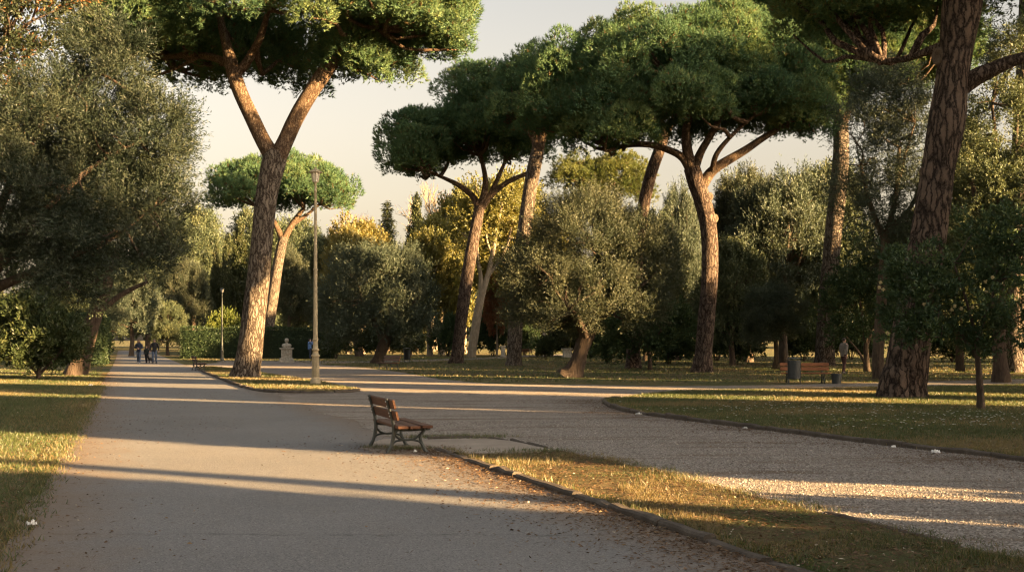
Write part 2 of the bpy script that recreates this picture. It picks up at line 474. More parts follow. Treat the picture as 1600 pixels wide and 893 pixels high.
def simple(name, col, rough=0.6, metal=0.0, var=0.25, sc=12, bump=0.004, spec=0.5):
    s = NT(name); co = s.coord()
    n = s.noise(co, sc, 5, 0.65)
    c = s.mix(s.mr(n, 0.3, 0.7), tuple(x * (1 - var) for x in col), tuple(min(1, x * (1 + var)) for x in col))
    return s.princ(c, rough, s.bump(n, 0.5, bump), metal, spec)
def wood(name, a, b):
    s = NT(name); co = s.coord()
    n = s.noise(s.mapping(co, (18, 1.2, 18)), 4, 6, 0.65)
    w = s.noise(co, 5, 4)
    c = s.mix(s.mr(n, 0.3, 0.7), b, a); c = s.mix(s.math('MULTIPLY', s.mr(w, 0.5, 0.75), 0.5), c, tuple(x * 1.5 for x in a))
    return s.princ(c, 0.62, s.bump(n, 0.6, 0.004), spec=0.25)
M['bench_wood'] = wood("varnished_bench_wood", (.125, .056, .028), (.058, .026, .015))
M['bench_wood_orange'] = wood("orange_bench_wood", (.235, .092, .038), (.13, .050, .021))
M['iron'] = simple("painted_cast_iron", (.040, .045, .038), 0.5, 0.0, 0.35, 18, 0.004)
M['bolt'] = simple("steel_bolt", (.55, .53, .50), 0.35, 0.9, 0.1)
M['bin'] = simple("grey_green_bin_metal", (.030, .036, .037), 0.55, 0.05, 0.2)
M['lamp_paint'] = simple("ochre_lamp_paint", (.36, .29, .175), 0.6, 0.0, 0.2, 9, 0.006)
M['lamp_grey'] = simple("grey_lamp_paint", (.045, .050, .048), 0.6, 0.0, 0.2)
M['lamp_glass'] = simple("milky_lamp_glass", (.62, .56, .44), 0.25, 0.0, 0.08)
M['stone'] = simple("weathered_statue_stone", (.42, .38, .31), 0.9, 0.0, 0.35, 9, 0.02, 0.2)
M['skin'] = simple("skin", (.48, .30, .22), 0.55, 0, 0.06)
M['hair'] = simple("dark_hair", (.035, .024, .018), 0.6, 0, 0.3, 60)
M['hair_fair'] = simple("fair_hair", (.20, .12, .06), 0.6, 0, 0.3, 60)
M['navy'] = simple("navy_cloth", (.022, .030, .055), 0.85, 0, 0.2, 20)
M['black'] = simple("black_cloth", (.022, .021, .023), 0.85, 0, 0.2, 20)
M['darkgreen'] = simple("dark_green_cloth", (.026, .034, .028), 0.85, 0, 0.2, 20)
M['jeans'] = simple("blue_jeans", (.085, .115, .18), 0.85, 0, 0.25, 20)
M['blue'] = simple("blue_cloth", (.10, .19, .42), 0.85, 0, 0.15, 20)
M['maroon'] = simple("dark_red_cloth", (.06, .024, .022), 0.85, 0, 0.2, 20)
M['shirt'] = simple("pale_shirt_cloth", (.17, .15, .13), 0.85, 0, 0.15, 20)
M['shoe'] = simple("dark_shoe_leather", (.03, .027, .025), 0.5, 0, 0.2)
M['shoe_white'] = simple("white_trainer", (.6, .58, .55), 0.6, 0, 0.1)
M['dogfur'] = simple("dark_dog_fur", (.030, .026, .022), 0.8, 0, 0.4, 60)
M['eye'] = simple("eye", (.02, .015, .012), 0.2)
M['paper'] = simple("crumpled_white_paper", (.74, .72, .68), 0.8, 0, 0.06)
M['camera'] = simple("black_camera_plastic", (.02, .02, .022), 0.4)

# ------------------------------------------------------------------ ground, road, gravel, lawns, kerbs
def densify(pts, step=0.5, wob=0.0, rng=None, closed=True):
    P = [np.array(p, float) for p in pts]
    out = []
    n = len(P)
    for i in range(n if closed else n - 1):
        a, b = P[i], P[(i + 1) % n]
        k = max(1, int(np.linalg.norm(b - a) / step))
        for j in range(k): out.append(a + (b - a) * j / k)
    if not closed: out.append(P[-1])
    out = np.array(out)
    if wob > 0:
        out = out + rng.normal(size=out.shape) * wob * 0.4
        s = np.arange(len(out))
        for f in (0.11, 0.27, 0.61):
            out[:, 0] += wob * 0.5 * np.sin(s * f * 2 + rng.uniform(0, 6)); out[:, 1] += wob * 0.5 * np.sin(s * f * 2 + rng.uniform(0, 6))
    return out
def smooth2d(pts, n):
    P = np.array([[p[0], p[1], 0] for p in pts], float)
    return catmull(P, n)[:, :2]
def sheet(name, pts, z, mat):
    import bmesh
    bm = bmesh.new()
    vs = [bm.verts.new((p[0], p[1], z)) for p in pts]
    f = bm.faces.new(vs)
    if f.normal.z < 0: f.normal_flip()
    bmesh.ops.triangulate(bm, faces=[f])
    bm.normal_update()
    for f in bm.faces:
        if f.normal.z < 0: f.normal_flip()
    me = bpy.data.meshes.new(name); bm.to_mesh(me); bm.free()
    me.materials.append(mat)
    o = link(name, me); o["kind"] = "structure"
    return o
def inside(pts, poly):
    x, y = pts[:, 0], pts[:, 1]; c = np.zeros(len(pts), bool); n = len(poly); j = n - 1
    for i in range(n):
        xi, yi = poly[i]; xj, yj = poly[j]
        m = ((yi > y) != (yj > y)) & (x < (xj - xi) * (y - yi) / (yj - yi + 1e-12) + xi)
        c ^= m; j = i
    return c

rg = np.random.default_rng(11)
# ground: one sheet to the horizon
gm = MB(); gm.add([[-900, -300, 0], [900, -300, 0], [900, 1500, 0], [-900, 1500, 0]], [[0, 1, 2, 3]])
tag(gm.build("ground", M['lawn']), kind="structure")

# road, in its own axes: y along the road, x across
RD = unit(np.array([-0.3106, 0.9505])); RN = np.array([RD[1], -RD[0]])
RC = 1.80
road_rot = math.atan2(-RD[0], RD[1])
def road_xy(u, v):                  # across from the centre line, along
    return RN * (u + RC) + RD * v
def road_left(v): return -0.93 + 0.38 * min(v, 90) / 75 - RC
def road_right(v): return 4.56 - 0.62 * min(v, 90) / 75 - RC
vs = np.concatenate([np.arange(-25, 6, 0.5), np.arange(6, 40, 0.12), np.arange(40, 60, 0.4), np.arange(60, 190, 2.0)])
L = []; R = []
for v in vs:
    L.append((road_left(v) + 0.05 * math.sin(v * .9) + 0.03 * math.sin(v * 2.3 + 1) + 0.012 * rg.normal(), v))
    R.append((road_right(v) + (0.05 * rg.normal() + 0.12 * math.sin(v * 1.1) if 18.5 < v < 40 else 0.0), v))
rm = MB()
Vr = np.array([[a[0], a[1], 0.010] for a in L] + [[a[0], a[1], 0.010] for a in R])
n = len(L); i = np.arange(n - 1)
rm.add(Vr, np.stack([i, n + i, n + i + 1, i + 1], 1))
road = rm.build("road", M['asphalt'])
road.location = (RN[0] * RC, RN[1] * RC, 0); road.rotation_euler = (0, 0, road_rot)
tag(road, kind="structure")

# gravel plaza (lies under the road's right edge)
far = [G(*p) for p in [(340, 566.5), (380, 564), (440, 565.5), (500, 567.5), (502, 569.5), (535, 571.5), (568, 574), (600, 578), (632, 582), (685, 592), (736, 597), (800, 600), (915, 601), (1010, 602.5), (1060, 603), (1200, 601.5), (1376, 597.5), (1600, 592), (1750, 588.5)]]
near = [G(*p) for p in [(1750, 597), (1600, 600), (1376, 604)]]
gpts = far + near + [(14, 34), (20, 18), (20, -6), (4.0, -6)] + [tuple(road_xy(road_right(v) - 0.35, v)) for v in (-4, 5, 10, 15, 20, 30, 40, 50, 60, 70, 78)]
sheet("gravel_plaza", densify(gpts, 0.6, 0.05, rg), 0.005, M['gravel'])
# thin far path across the lawns
fp_top = [G(*p) for p in [(340, 563), (440, 563.2), (560, 564.2), (635, 562.6), (750, 558.5), (800, 556), (890, 552.6), (960, 551)]]
fp_bot = [G(*p) for p in [(960, 552.3), (890, 554.2), (800, 558.4), (750, 561.2), (635, 565.2), (560, 566.6), (500, 568.3), (440, 567), (340, 567)]]
sheet("far_path", densify(fp_top + fp_bot, 1.5, 0.1, rg), 0.009, M['gravel'])

# lawns lying on the gravel
isl = [G(*p) for p in [(306, 575), (318, 581), (340, 590), (365, 600), (385, 606.5), (402, 610.5), (420, 612.5), (450, 613.8), (490, 614), (530, 613.5), (552, 612), (562, 609.5), (553, 607.3), (530, 603.5), (500, 596), (470, 591.5), (447, 588.5), (420, 584.5), (395, 580), (360, 576), (330, 573)]]
isl_poly = smooth2d(isl + [isl[0]], 90)[:-1]
sheet("lawn_island", isl_poly, 0.018, M['lawn'])
rl_front = [G(*p) for p in [(1069, 610), (1030, 613), (984, 619), (952, 624.5), (944, 628), (954, 635), (975, 642), (1030, 651), (1107, 661), (1161, 667), (1200, 672.5), (1277, 682), (1392, 697), (1527, 711), (1600, 721)]]
rl_front += [(7.6, 14.1), (9.5, 11.5), (12, 8)]
rl = rl_front + [(40, 8), (40, 40)] + [G(*p) for p in [(1750, 597.5), (1600, 600.8), (1376, 604.6), (1200, 608)]]
rl_curve = smooth2d(rl_front, 120)
rl_poly = np.vstack([rl_curve, np.array(rl[len(rl_front):])])
sheet("lawn_right", densify(rl_poly, 1.0, 0.0, rg), 0.018, M['lawn'])
kerb_near = [tuple(road_xy(road_right(v) + 0.12, v)) for v in np.linspace(2.0, 17.2, 22)]
st_top = [G(*p) for p in [(694, 710.5), (760, 709.5), (830, 708), (881, 706), (954, 721), (1015, 734), (1080, 749), (1140, 765), (1200, 780), (1296, 804), (1384, 825), (1469, 846), (1600, 880)]] + [(4.6, 7.0), (4.9, 4.0), (4.4, 1.0)]
st_poly = np.vstack([densify(st_top, 0.25, 0.05, rg, closed=False), np.array(kerb_near)])
sheet("lawn_strip", st_poly, 0.014, M['lawn'])
# sandy patch behind the bench
sp_poly = [G(*p) for p in [(560, 700), (600, 712), (690, 716), (715, 713), (800, 710), (878, 707), (800, 689), (761, 685), (668, 687), (600, 686)]]
sheet("sandy_patch", densify(sp_poly, 0.2, 0.03, rg), 0.012, M['sandy'])

def kerb_line(name, pts, w, h, step=0.9, seed=1, kind_struct=True):
    r = np.random.default_rng(seed)
    P = np.array(pts, float)
    d = np.concatenate([[0], np.cumsum(np.linalg.norm(np.diff(P, axis=0), axis=1))])
    mb = MB()
    s = 0.0
    while s < d[-1] - 0.15:
        ln = step * r.uniform(0.8, 1.15); e = min(s + ln, d[-1])
        def at(t): return np.array([np.interp(t, d, P[:, 0]), np.interp(t, d, P[:, 1])])
        k = max(2, int((e - s) / 0.25) + 1)
        dz = r.normal() * 0.013 - .004; dx = r.normal() * 0.012; skew = r.normal() * .012; chip = r.uniform() < .3
        gp_ = r.uniform(.006, .022); tt = np.linspace(s + gp_, e - gp_, max(k, 3)); k = len(tt)
        V = []
        for t in tt:
            c = at(t); tg = unit(at(t + 0.05) - at(t - 0.05)); nn = np.array([tg[1], -tg[0]])
            hh = h + dz + r.normal() * 0.007 - (.022 if chip and t > tt[-2] else 0)
            prof = [(-w / 2, -0.05), (-w / 2 + r.normal() * .004, hh - 0.02), (-w / 2 + 0.022, hh), (w / 2 - 0.022, hh + r.normal() * .003), (w / 2 + r.normal() * .004, hh - 0.02), (w / 2, -0.05)]
            for a, z in prof: V.append([*(c + nn * (a + dx + skew * (t - tt[0]))), z])
        V = np.array(V); m = 6; F = []
        for a in range(k - 1):
            for b in range(m):
                F.append([a * m + b, (a + 1) * m + b, (a + 1) * m + (b + 1) % m, a * m + (b + 1) % m])
        mb.add(V, F)
        for base in (0, (k - 1) * m):
            mb.add(V[base:base + m], [[0, 1, 4, 5], [1, 2, 3, 4]])
        s = e
    o = mb.build(name, M['kerb'])
    return tag(o, kind="structure")
kerb_line("kerb_road", [tuple(road_xy(road_right(v) + 0.06, v)) for v in np.linspace(2.0, 17.3, 40)], 0.12, 0.055, 1.0, 3)
kerb_line("kerb_right_lawn", rl_curve[18:], 0.12, 0.085, 0.9, 4)
kerb_line("kerb_island", isl_poly[:46], 0.14, 0.09, 0.9, 5)
kerb_line("edging_patch", [G(*p) for p in [(668, 686), (715, 684.5), (761, 684.5), (800, 688.5), (840, 697), (881, 707)]], 0.08, 0.024, 0.8, 6)
kerb_line("edging_strip", [G(*p) for p in [(1290, 802), (1340, 815), (1384, 825.5), (1430, 836.5), (1469, 846), (1530, 862), (1600, 880)]], 0.09, 0.03, 0.9, 7)

# ------------------------------------------------------------------ foliage generators
def leaves(mb, r, base, d, L, Wd, tint, tri=False, out=None, own=0.45):
    """one small face per leaf: base point, direction, length, width; out = outward direction of its clump"""
    n = len(base)
    s = perp(r, d)
    nrm = None
    if out is not None:
        g = np.cross(s, d)
        flip = (g * out).sum(1) < 0
        s = np.where(flip[:, None], -s, s); g = np.where(flip[:, None], -g, g)
        nrm = unit(out + own * g)
    s = s * (np.asarray(Wd).reshape(-1, 1) / 2)
    L = np.asarray(L).reshape(-1, 1)
    tip = base + d * L
    if tri:
        V = np.stack([base - s, base + s, tip], 1).reshape(-1, 3)
        F = np.arange(3 * n).reshape(-1, 3)
        mb.add(V, F, np.repeat(tint, 3), None if nrm is None else np.repeat(nrm, 3, 0))
    else:
        mid = base + d * L * 0.45
        V = np.stack([base, mid + s, tip, mid - s], 1).reshape(-1, 3)
        F = np.arange(4 * n).reshape(-1, 4)
        mb.add(V, F, np.repeat(tint, 4), None if nrm is None else np.repeat(nrm, 4, 0))

def pine_crown(r, domes, puff=1.15, tufts=260, blades=6, bl=0.34, bw=0.035, dens=1.0, under=0.35):
    """umbrella crown: rounded puffs of needle tufts laid over domes (cx, cy, zb, zt, Rx, Ry)"""
    mb = MB(); cents = []
    for (cx, cy, zb, zt, Rx, Ry) in domes:
        H = max(zt - zb - puff * .75, puff * .4)
        A = math.pi * (Rx * Ry + 1.1 * (Rx + Ry) * .5 * H)
        N = max(7, int(dens * A / (1.42 * puff) ** 2))
        k = (np.arange(N) + .5) / N
        dz = 1.0 - k * 1.06
        th = np.arange(N) * 2.399963 + r.uniform(0, 6) + r.normal(size=N) * .12
        hh = np.sqrt(np.maximum(0, 1 - np.clip(dz, -1, 1) ** 2))
        jit = 1 + r.normal(size=N) * .09
        x = cx + hh * np.cos(th) * (Rx - puff * .75) * jit; y = cy + hh * np.sin(th) * (Ry - puff * .75) * jit
        z = zb + puff * .60 + H * np.where(dz > 0, dz, dz * .4) + r.normal(size=N) * puff * .22
        c = np.stack([x, y, z], 1); sc = r.uniform(0.70, 1.25, N)
        # a looser, lower layer of small puffs inside the crown
        m = int(N * under)
        th2 = r.uniform(0, 6.28, m); r2 = np.sqrt(r.uniform(0.1, 1, m))
        z2 = zb + puff * .3 + (zt - zb) * 0.42 * np.sqrt(1 - r2 ** 2) * r.uniform(0.3, 1, m)
        c2 = np.stack([cx + r2 * np.cos(th2) * (Rx - puff * .7), cy + r2 * np.sin(th2) * (Ry - puff * .7), z2], 1)
        C = np.vstack([c, c2]); S = np.concatenate([sc, r.uniform(0.5, 0.8, m)])
        for ci, si in zip(C, S):
            cents.append(np.append(ci, si * puff))
            nt = int(tufts * 1.5 * si * si)
            d = rsphere(r, int(nt * 1.7)); d = d[d[:, 2] > -0.12 - .3 * r.uniform(0, 1, len(d)) ** 3][:nt]; d[:, 2] = d[:, 2] * 1.0
            # lumpy puff surface
            ph = r.uniform(0, 6.28, 3)
            lump = 1 + 0.12 * np.sin(d[:, 0] * 5 + ph[0]) + 0.12 * np.sin(d[:, 1] * 5 + ph[1]) + 0.1 * np.sin(d[:, 2] * 6 + ph[2])
            rad = puff * si * lump * (1 - 0.30 * r.uniform(0, 1, len(d)) ** 3.0)
            p = ci + d * rad[:, None] * np.array([1, 1, 1.0])
            out = unit(d * 0.9 + np.array([0, 0, 0.45]) + r.normal(size=d.shape) * 0.28)
            tt = np.clip(0.48 + r.normal() * 0.20 + r.normal(size=len(d)) * 0.14, 0.14, 1); tt[r.uniform(size=len(d)) < .025] = .03
            B = np.repeat(p, blades, 0); O = np.repeat(out, blades, 0)
            dd = unit(O + r.normal(size=O.shape) * 0.50)
            L = bl * .85 * r.uniform(0.65, 1.15, len(B))
            T = np.repeat(tt, blades); T = np.where(T < .05, T, np.clip(T + r.normal(size=len(B)) * 0.08, 0.12, 1))
            dead = r.uniform(size=len(B)) < 0.02
            T[dead] = r.uniform(0, 0.06, dead.sum())
            on = unit(d + np.array([0, 0, .30]) + .15 * unit((ci - np.array([cx, cy, zb - .5])) / np.array([Rx, Ry, max(zt - zb, 1)])))
            leaves(mb, r, B - dd * 0.08, dd, L, np.full(len(B), bw), T, tri=True, out=np.repeat(on, blades, 0), own=.40)
    return mb, np.array(cents)

def leaf_crown(r, lobes, n_clump, clump_r, twigs, nleaf, L, Wd, up=0.35, tl=0.6, spread=0.75, shell=0.55, tri=False, tvar=0.16, outw=0.7):
    """leafy crown: lobes (centre, radii); clumps near the lobes' surfaces, twigs in each, leaves along each twig"""
    mb = MB(); cents = []
    w = np.array([(l[1][0] * l[1][1] * l[1][2]) ** (2 / 3) for l in lobes]); w = w / w.sum()
    which = r.choice(len(lobes), n_clump, p=w)
    LC = np.array([l[0] for l in lobes], float)[which]; LR = np.array([l[1] for l in lobes], float)[which]
    d = rsphere(r, n_clump)
    low = d[:, 2] < -0.55
    d[low, 2] *= -0.5; d = unit(d)
    rad = shell + (1 - shell) * np.sqrt(r.uniform(0, 1, n_clump))
    rad *= 1 + 0.10 * r.normal(size=n_clump)
    C = LC + d * LR * rad[:, None]
    OUT = unit(d / LR * LR.mean())
    ctint = 0.5 + r.normal(size=n_clump) * tvar
    n = n_clump * twigs
    loc = rsphere(r, n)
    tb = np.repeat(C, twigs, 0) + loc * (clump_r * r.uniform(0, 1, n) ** 0.5)[:, None]
    on = unit(loc * .75 + np.repeat(OUT, twigs, 0) * .75 + np.array([0, 0, .15]))
    td = unit(np.repeat(OUT, twigs, 0) * outw + np.array([0, 0, up]) + r.normal(size=(n, 3)) * spread * 0.6)
    tlen = tl * r.uniform(0.6, 1.25, n)
    m = n * nleaf
    t = np.tile((np.arange(nleaf) + 0.6) / nleaf, n)
    B = np.repeat(tb, nleaf, 0) + np.repeat(td, nleaf, 0) * (t * np.repeat(tlen, nleaf))[:, None]
    TD = np.repeat(td, nleaf, 0)
    ld = unit(TD * 0.75 + perp(r, TD) * 0.75)
    T = np.clip(np.repeat(np.repeat(ctint, twigs), nleaf) + r.normal(size=m) * 0.17, 0, 1)
    leaves(mb, r, B, ld, L * r.uniform(0.7, 1.2, m), Wd * r.uniform(0.8, 1.2, m), T, tri=tri, out=np.repeat(on, nleaf, 0), own=.55)
    return mb, C

def limb_to(mb, r, a, b, r0, r1, bend=0.15, seg=6, rings=7, lift=0.0):
    a = np.asarray(a, float); b = np.asarray(b, float)
    ln = np.linalg.norm(b - a)
    m1 = a + (b - a) * 0.35 + r.normal(size=3) * bend * ln * 0.4 + np.array([0, 0, -lift * ln])
    m2 = a + (b - a) * 0.7 + r.normal(size=3) * bend * ln * 0.4 + np.array([0, 0, -lift * ln * .6])
    tube(mb, [a, m1, m2, b], [r0, r0 * .72 + r1 * .28, r0 * .4 + r1 * .6, r1], seg, rings, 0.05, r, cap=False)
    return m1, m2
def branch_fan(mb, r, starts, ends, r0=0.12, r1=0.02, lift=0.05, sub=1):
    starts = np.asarray(starts, float)
    for e in ends:
        dd = np.linalg.norm(starts - e[:3], axis=1)
        s = starts[np.argmin(dd)]
        if dd.min() > 5.0: continue
        limb_to(mb, r, s, e[:3], r0 * r.uniform(0.6, 1.1), r1, 0.16, 6, 7, lift)

def trunk_from_px(mb, r, base, Y0, path, seg=24, rings=40, rough=0.09, ridges=0, flare=0.0):
    """path rows: px, py, width px, extra depth in metres; gives local coordinates from the tree's base"""
    P = []; R = []
    for row in path:
        px, py, w = row[:3]; dy = row[3] if len(row) > 3 else 0.0
        P.append(W(px, py, Y0 + dy) - base); R.append(w / FPX * (Y0 + dy) / 2)
    P = np.array(P); R = np.array(R)
    tube(mb, P, R, seg, rings, rough, r, cap=True, ridges=ridges)
    return P, R
def L3(px, py, Y, base): return W(px, py, Y) - base

def scar(parent, loc, nrm, rad):
    mb = MB()
    n = unit(np.array(nrm, float)); a = unit(np.cross(n, [0.1, 0.2, 1.0])); b = np.cross(n, a)
    Rm = np.stack([a, b, n], 1)
    t = MB(); lathe(t, [(rad * 1.0, -rad * .9), (rad * 1.08, 0), (rad * .92, rad * .28), (rad * .62, rad * .22), (rad * .42, rad * .02), (0.001, -rad * .1)], 16)
    M4 = np.eye(4); M4[:3, :3] = Rm * np.array([1, 1.25, 1])[None, :]; M4[:3, 3] = loc
    mb.merge(t, M4)
    return mb.build("branch_scar", M['scar'], parent, True)

# ------------------------------------------------------------------ umbrella pines
def pine(label, base_px, path, limbs, domes_px, seed, name="umbrella_pine", bark='bark_pine', puff=1.15, tufts=260, blades=6, bl=0.34, bw=0.035,
         needle='pine', branch_n=60, ridges=0, trunk_seg=28, rings=60, cat="pine tree", scars=(), dens=1.0, under=0.35, group="umbrella pines of the park", limb_mat=None):
    r = np.random.default_rng(seed)
    bx, by = G(*base_px); base = np.array([bx, by, 0.0]); Y = by
    root = empty(name, (bx, by, 0), 0, label, cat, group)
    tm = MB()
    w0 = path[0][2] * (.90 if ridges else 1); path = [(path[0][0], path[0][1] + 4, w0 * 1.42), (path[0][0], path[0][1] - 2, w0 * 1.22), (path[0][0] + (path[1][0] - path[0][0]) * .3, path[0][1] - w0 * .45, w0 * 1.02)] + list(path)[1:]
    trunk_from_px(tm, r, base, Y, path, trunk_seg, rings, 0.10, ridges)
    bmb = MB(); starts = []
    for lb in limbs:
        P, R = trunk_from_px(bmb, r, base, Y, lb, 14, 22, 0.08)
        Q = catmull(P, 8); starts += list(Q[4:])
    domes = []
    for (cx, yb, yt, rx, dY, Ry) in domes_px:
        c = W(cx, yb, Y + dY) - base; t = W(cx, yt, Y + dY) - base
        domes.append((c[0], dY, c[2], t[2], rx / FPX * (Y + dY), Ry))
    cm, cents = pine_crown(r, domes, puff, tufts, blades, bl, bw, dens, under)
    ends = cents[r.permutation(len(cents))[:branch_n]]
    branch_fan(bmb, r, starts, ends, 0.13, 0.025, 0.06)
    tm.build("trunk", M[bark], root, True)
    bmb.build("branches", M[limb_mat or 'bark_upper'], root, True)
    cm.build("crown", M[needle], root)
    for (px, py, rad, nx) in scars:
        q = W(px, py, Y) - base
        scar(root, q + np.array([0, -0.0, 0]), (nx, -1, 0.1), rad)
    return root

pine("tall umbrella pine with forked orange trunk standing on the grass island beside the lamp post", (384, 590),
     [(384, 590, 40), (391, 540, 38), (397, 490, 37), (404, 430, 36), (411, 360, 34), (418, 300, 34), (428, 252, 36), (434, 236, 30)],
     [[(430, 250, 27), (412, 222, 25), (394, 185, 24), (376, 145, 23), (364, 110, 22), (355, 75, 16), (346, 40, 12, .5), (335, 0, 8, 1)],
      [(366, 118, 15), (382, 102, 14), (396, 80, 13), (408, 55, 11, -.6), (420, 15, 8, -1)],
      [(434, 245, 28), (446, 220, 26), (462, 185, 25), (484, 148, 24), (508, 112, 24), (530, 84, 22, -.3), (556, 60, 15, -.7), (590, 45, 9, -1)],
      [(530, 86, 14), (535, 60, 12, .4), (545, 30, 9, .9)],
      [(370, 112, 13), (340, 92, 12, 1), (300, 86, 10, 2), (250, 88, 8, 3), (210, 84, 6, 3.5)],
      [(310, 88, 7, 1.6), (280, 105, 5, 2), (245, 118, 4, 2.2)]],
     [(440, 92, -150, 265, 0.5, 7.6), (640, 85, -70, 112, -1.0, 3.6), (250, 108, -80, 120, 2.0, 3.6), (385, 140, 40, 110, 4.5, 2.8), (555, 134, 40, 62, 0.2, 2.2), (690, 72, -20, 66, -.5, 2.2)],
     101, tufts=330, puff=1.1, bl=0.34, bw=0.034, branch_n=150, dens=1.0, scars=[(424, 286, .26, 0.05), (472, 166, .09, .2), (500, 118, .09, .2)], bark='bark_pine', ridges=0, trunk_seg=36, rings=80)

pine("distant umbrella pine with a wide flat crown behind the lamp post", (415, 558),
     [(415, 558, 19), (420, 510, 18), (427, 460, 17), (434, 415, 16), (440, 385, 15), (444, 370, 13)],
     [[(443, 376, 11), (436, 362, 9), (428, 345, 7), (420, 325, 5)], [(442, 378, 12), (450, 362, 10), (460, 345, 9), (475, 325, 6)], [(458, 350, 7), (480, 335, 5), (500, 318, 4)]],
     [(440, 328, 258, 116, 0, 6.4)], 102, puff=1.3, tufts=170, bl=0.5, bw=0.06, branch_n=40, trunk_seg=16, rings=30, limb_mat='bark_upper')

pine("umbrella pine with layered dark green crown, left of the bright bare pine trunk", (713, 567),
     [(713, 567, 21), (717, 530, 19), (722, 490, 19), (729, 440, 19), (737, 390, 18), (745, 345, 17), (750, 322, 17)],
     [[(749, 328, 12), (738, 306, 10), (718, 290, 8), (698, 280, 6), (670, 268, 4)], [(750, 326, 13), (757, 300, 11), (758, 275, 8), (750, 240, 6)],
      [(751, 326, 12), (768, 304, 10), (792, 285, 8), (825, 270, 6)], [(760, 312, 8), (775, 285, 7), (790, 250, 5)]],
     [(648, 278, 184, 58, -.5, 3.2), (748, 240, 116, 64, -1.0, 3.4), (770, 262, 150, 90, 1.5, 4.2), (690, 268, 200, 70, 2, 3.2), (830, 240, 100, 60, 1, 3.0)],
     103, puff=1.35, tufts=420, bl=0.34, bw=0.045, branch_n=60, bark='bark_pine_red', trunk_seg=18, rings=34)

pine("umbrella pine with bright bare trunk between the two forked pines, crown overlapping its neighbours", (805, 571),
     [(803, 571, 23), (805, 520, 22), (808, 460, 22), (814, 400, 23), (822, 340, 22), (831, 280, 22), (840, 235, 20)],
     [[(839, 240, 16), (835, 215, 12), (815, 195, 8), (800, 180, 6)], [(840, 240, 17), (848, 212, 13), (860, 185, 9), (872, 150, 6)]],
     [(852, 214, 100, 92, .5, 3.8)], 104, puff=1.15, tufts=280, bl=0.36, bw=0.042, branch_n=36, trunk_seg=18, rings=34)

pine("broad umbrella pine with spreading limbs and a lit orange trunk on the right lawn", (1097, 581),
     [(1097, 581, 31), (1100, 545, 27), (1104, 500, 26), (1108, 450, 25), (1109, 400, 25), (1106, 350, 26), (1097, 310, 27), (1088, 285, 28), (1081, 262, 26)],
     [[(1082, 268, 18), (1066, 246, 13), (1044, 234, 11), (1015, 226, 10), (985, 226, 9), (960, 232, 6)],
      [(1081, 268, 19), (1074, 236, 17), (1072, 205, 13), (1076, 175, 10), (1060, 130, 7, -.5)],
      [(1084, 266, 16), (1094, 240, 13), (1108, 215, 11), (1122, 190, 9), (1130, 150, 6, .8)],
      [(1095, 292, 20), (1112, 268, 16), (1138, 250, 14), (1165, 234, 12), (1195, 214, 10), (1222, 198, 8), (1248, 182, 6)],
      [(1112, 272, 10), (1120, 240, 8, -.8), (1150, 205, 6, -1.2), (1180, 180, 4, -1.6)]],
     [(1030, 222, 44, 175, 0, 6.0), (882, 220, 98, 72, -.5, 3.2), (955, 245, 125, 85, -2.5, 3.0), (1185, 205, 64, 105, 0.5, 4.2), (1250, 226, 160, 55, 0, 2.6), (1130, 190, 32, 110, 1.5, 4.0)],
     105, puff=1.22, tufts=430, bl=0.32, bw=0.034, branch_n=90, trunk_seg=30, rings=60, bark='bark_pine_red', scars=[(1110, 307, .16, .5), (1118, 341, .17, .7)])

pine("massive umbrella pine trunk with deeply cracked bark behind the small laurel tree, right foreground", (1410, 620),
     [(1409, 620, 72), (1414, 590, 64), (1420, 550, 60), (1430, 490, 57), (1441, 430, 54), (1449, 380, 53), (1458, 320, 51), (1466, 260, 50), (1474, 215, 55), (1480, 180, 56), (1486, 140, 50), (1494, 80, 50), (1504, 10, 58), (1512, -60, 56), (1518, -110, 50)],
     [[(1500, 140, 26, .1), (1522, 122, 27, -.1), (1548, 110, 24, -.3), (1580, 96, 20, -.5), (1630, 80, 15, -.7), (1690, 40, 10, -.8)],
      [(1515, -90, 34), (1500, -140, 24), (1470, -190, 16)], [(1516, -90, 32), (1550, -150, 22), (1600, -200, 14)],
      [(1480, 70, 16, .3), (1450, 80, 13, .8), (1415, 92, 10, 1.5), (1380, 96, 8, 2)]],
     [(1500, -60, -260, 420, 0.5, 6.5), (1410, 70, -110, 130, 3.0, 2.6), (1290, 62, -90, 100, 4.0, 2.4), (1590, 10, -120, 120, 2.0, 2.2)], 106, puff=0.95, tufts=220, bl=0.30, bw=0.026, branch_n=70, bark='bark_big', trunk_seg=64, rings=150, ridges=26,
     scars=[(1466, 78 + 10, .20, -1.4), (1441, 268, .10, -1.2), (1500, 196, .15, .6)], limb_mat='bark_pine_red')

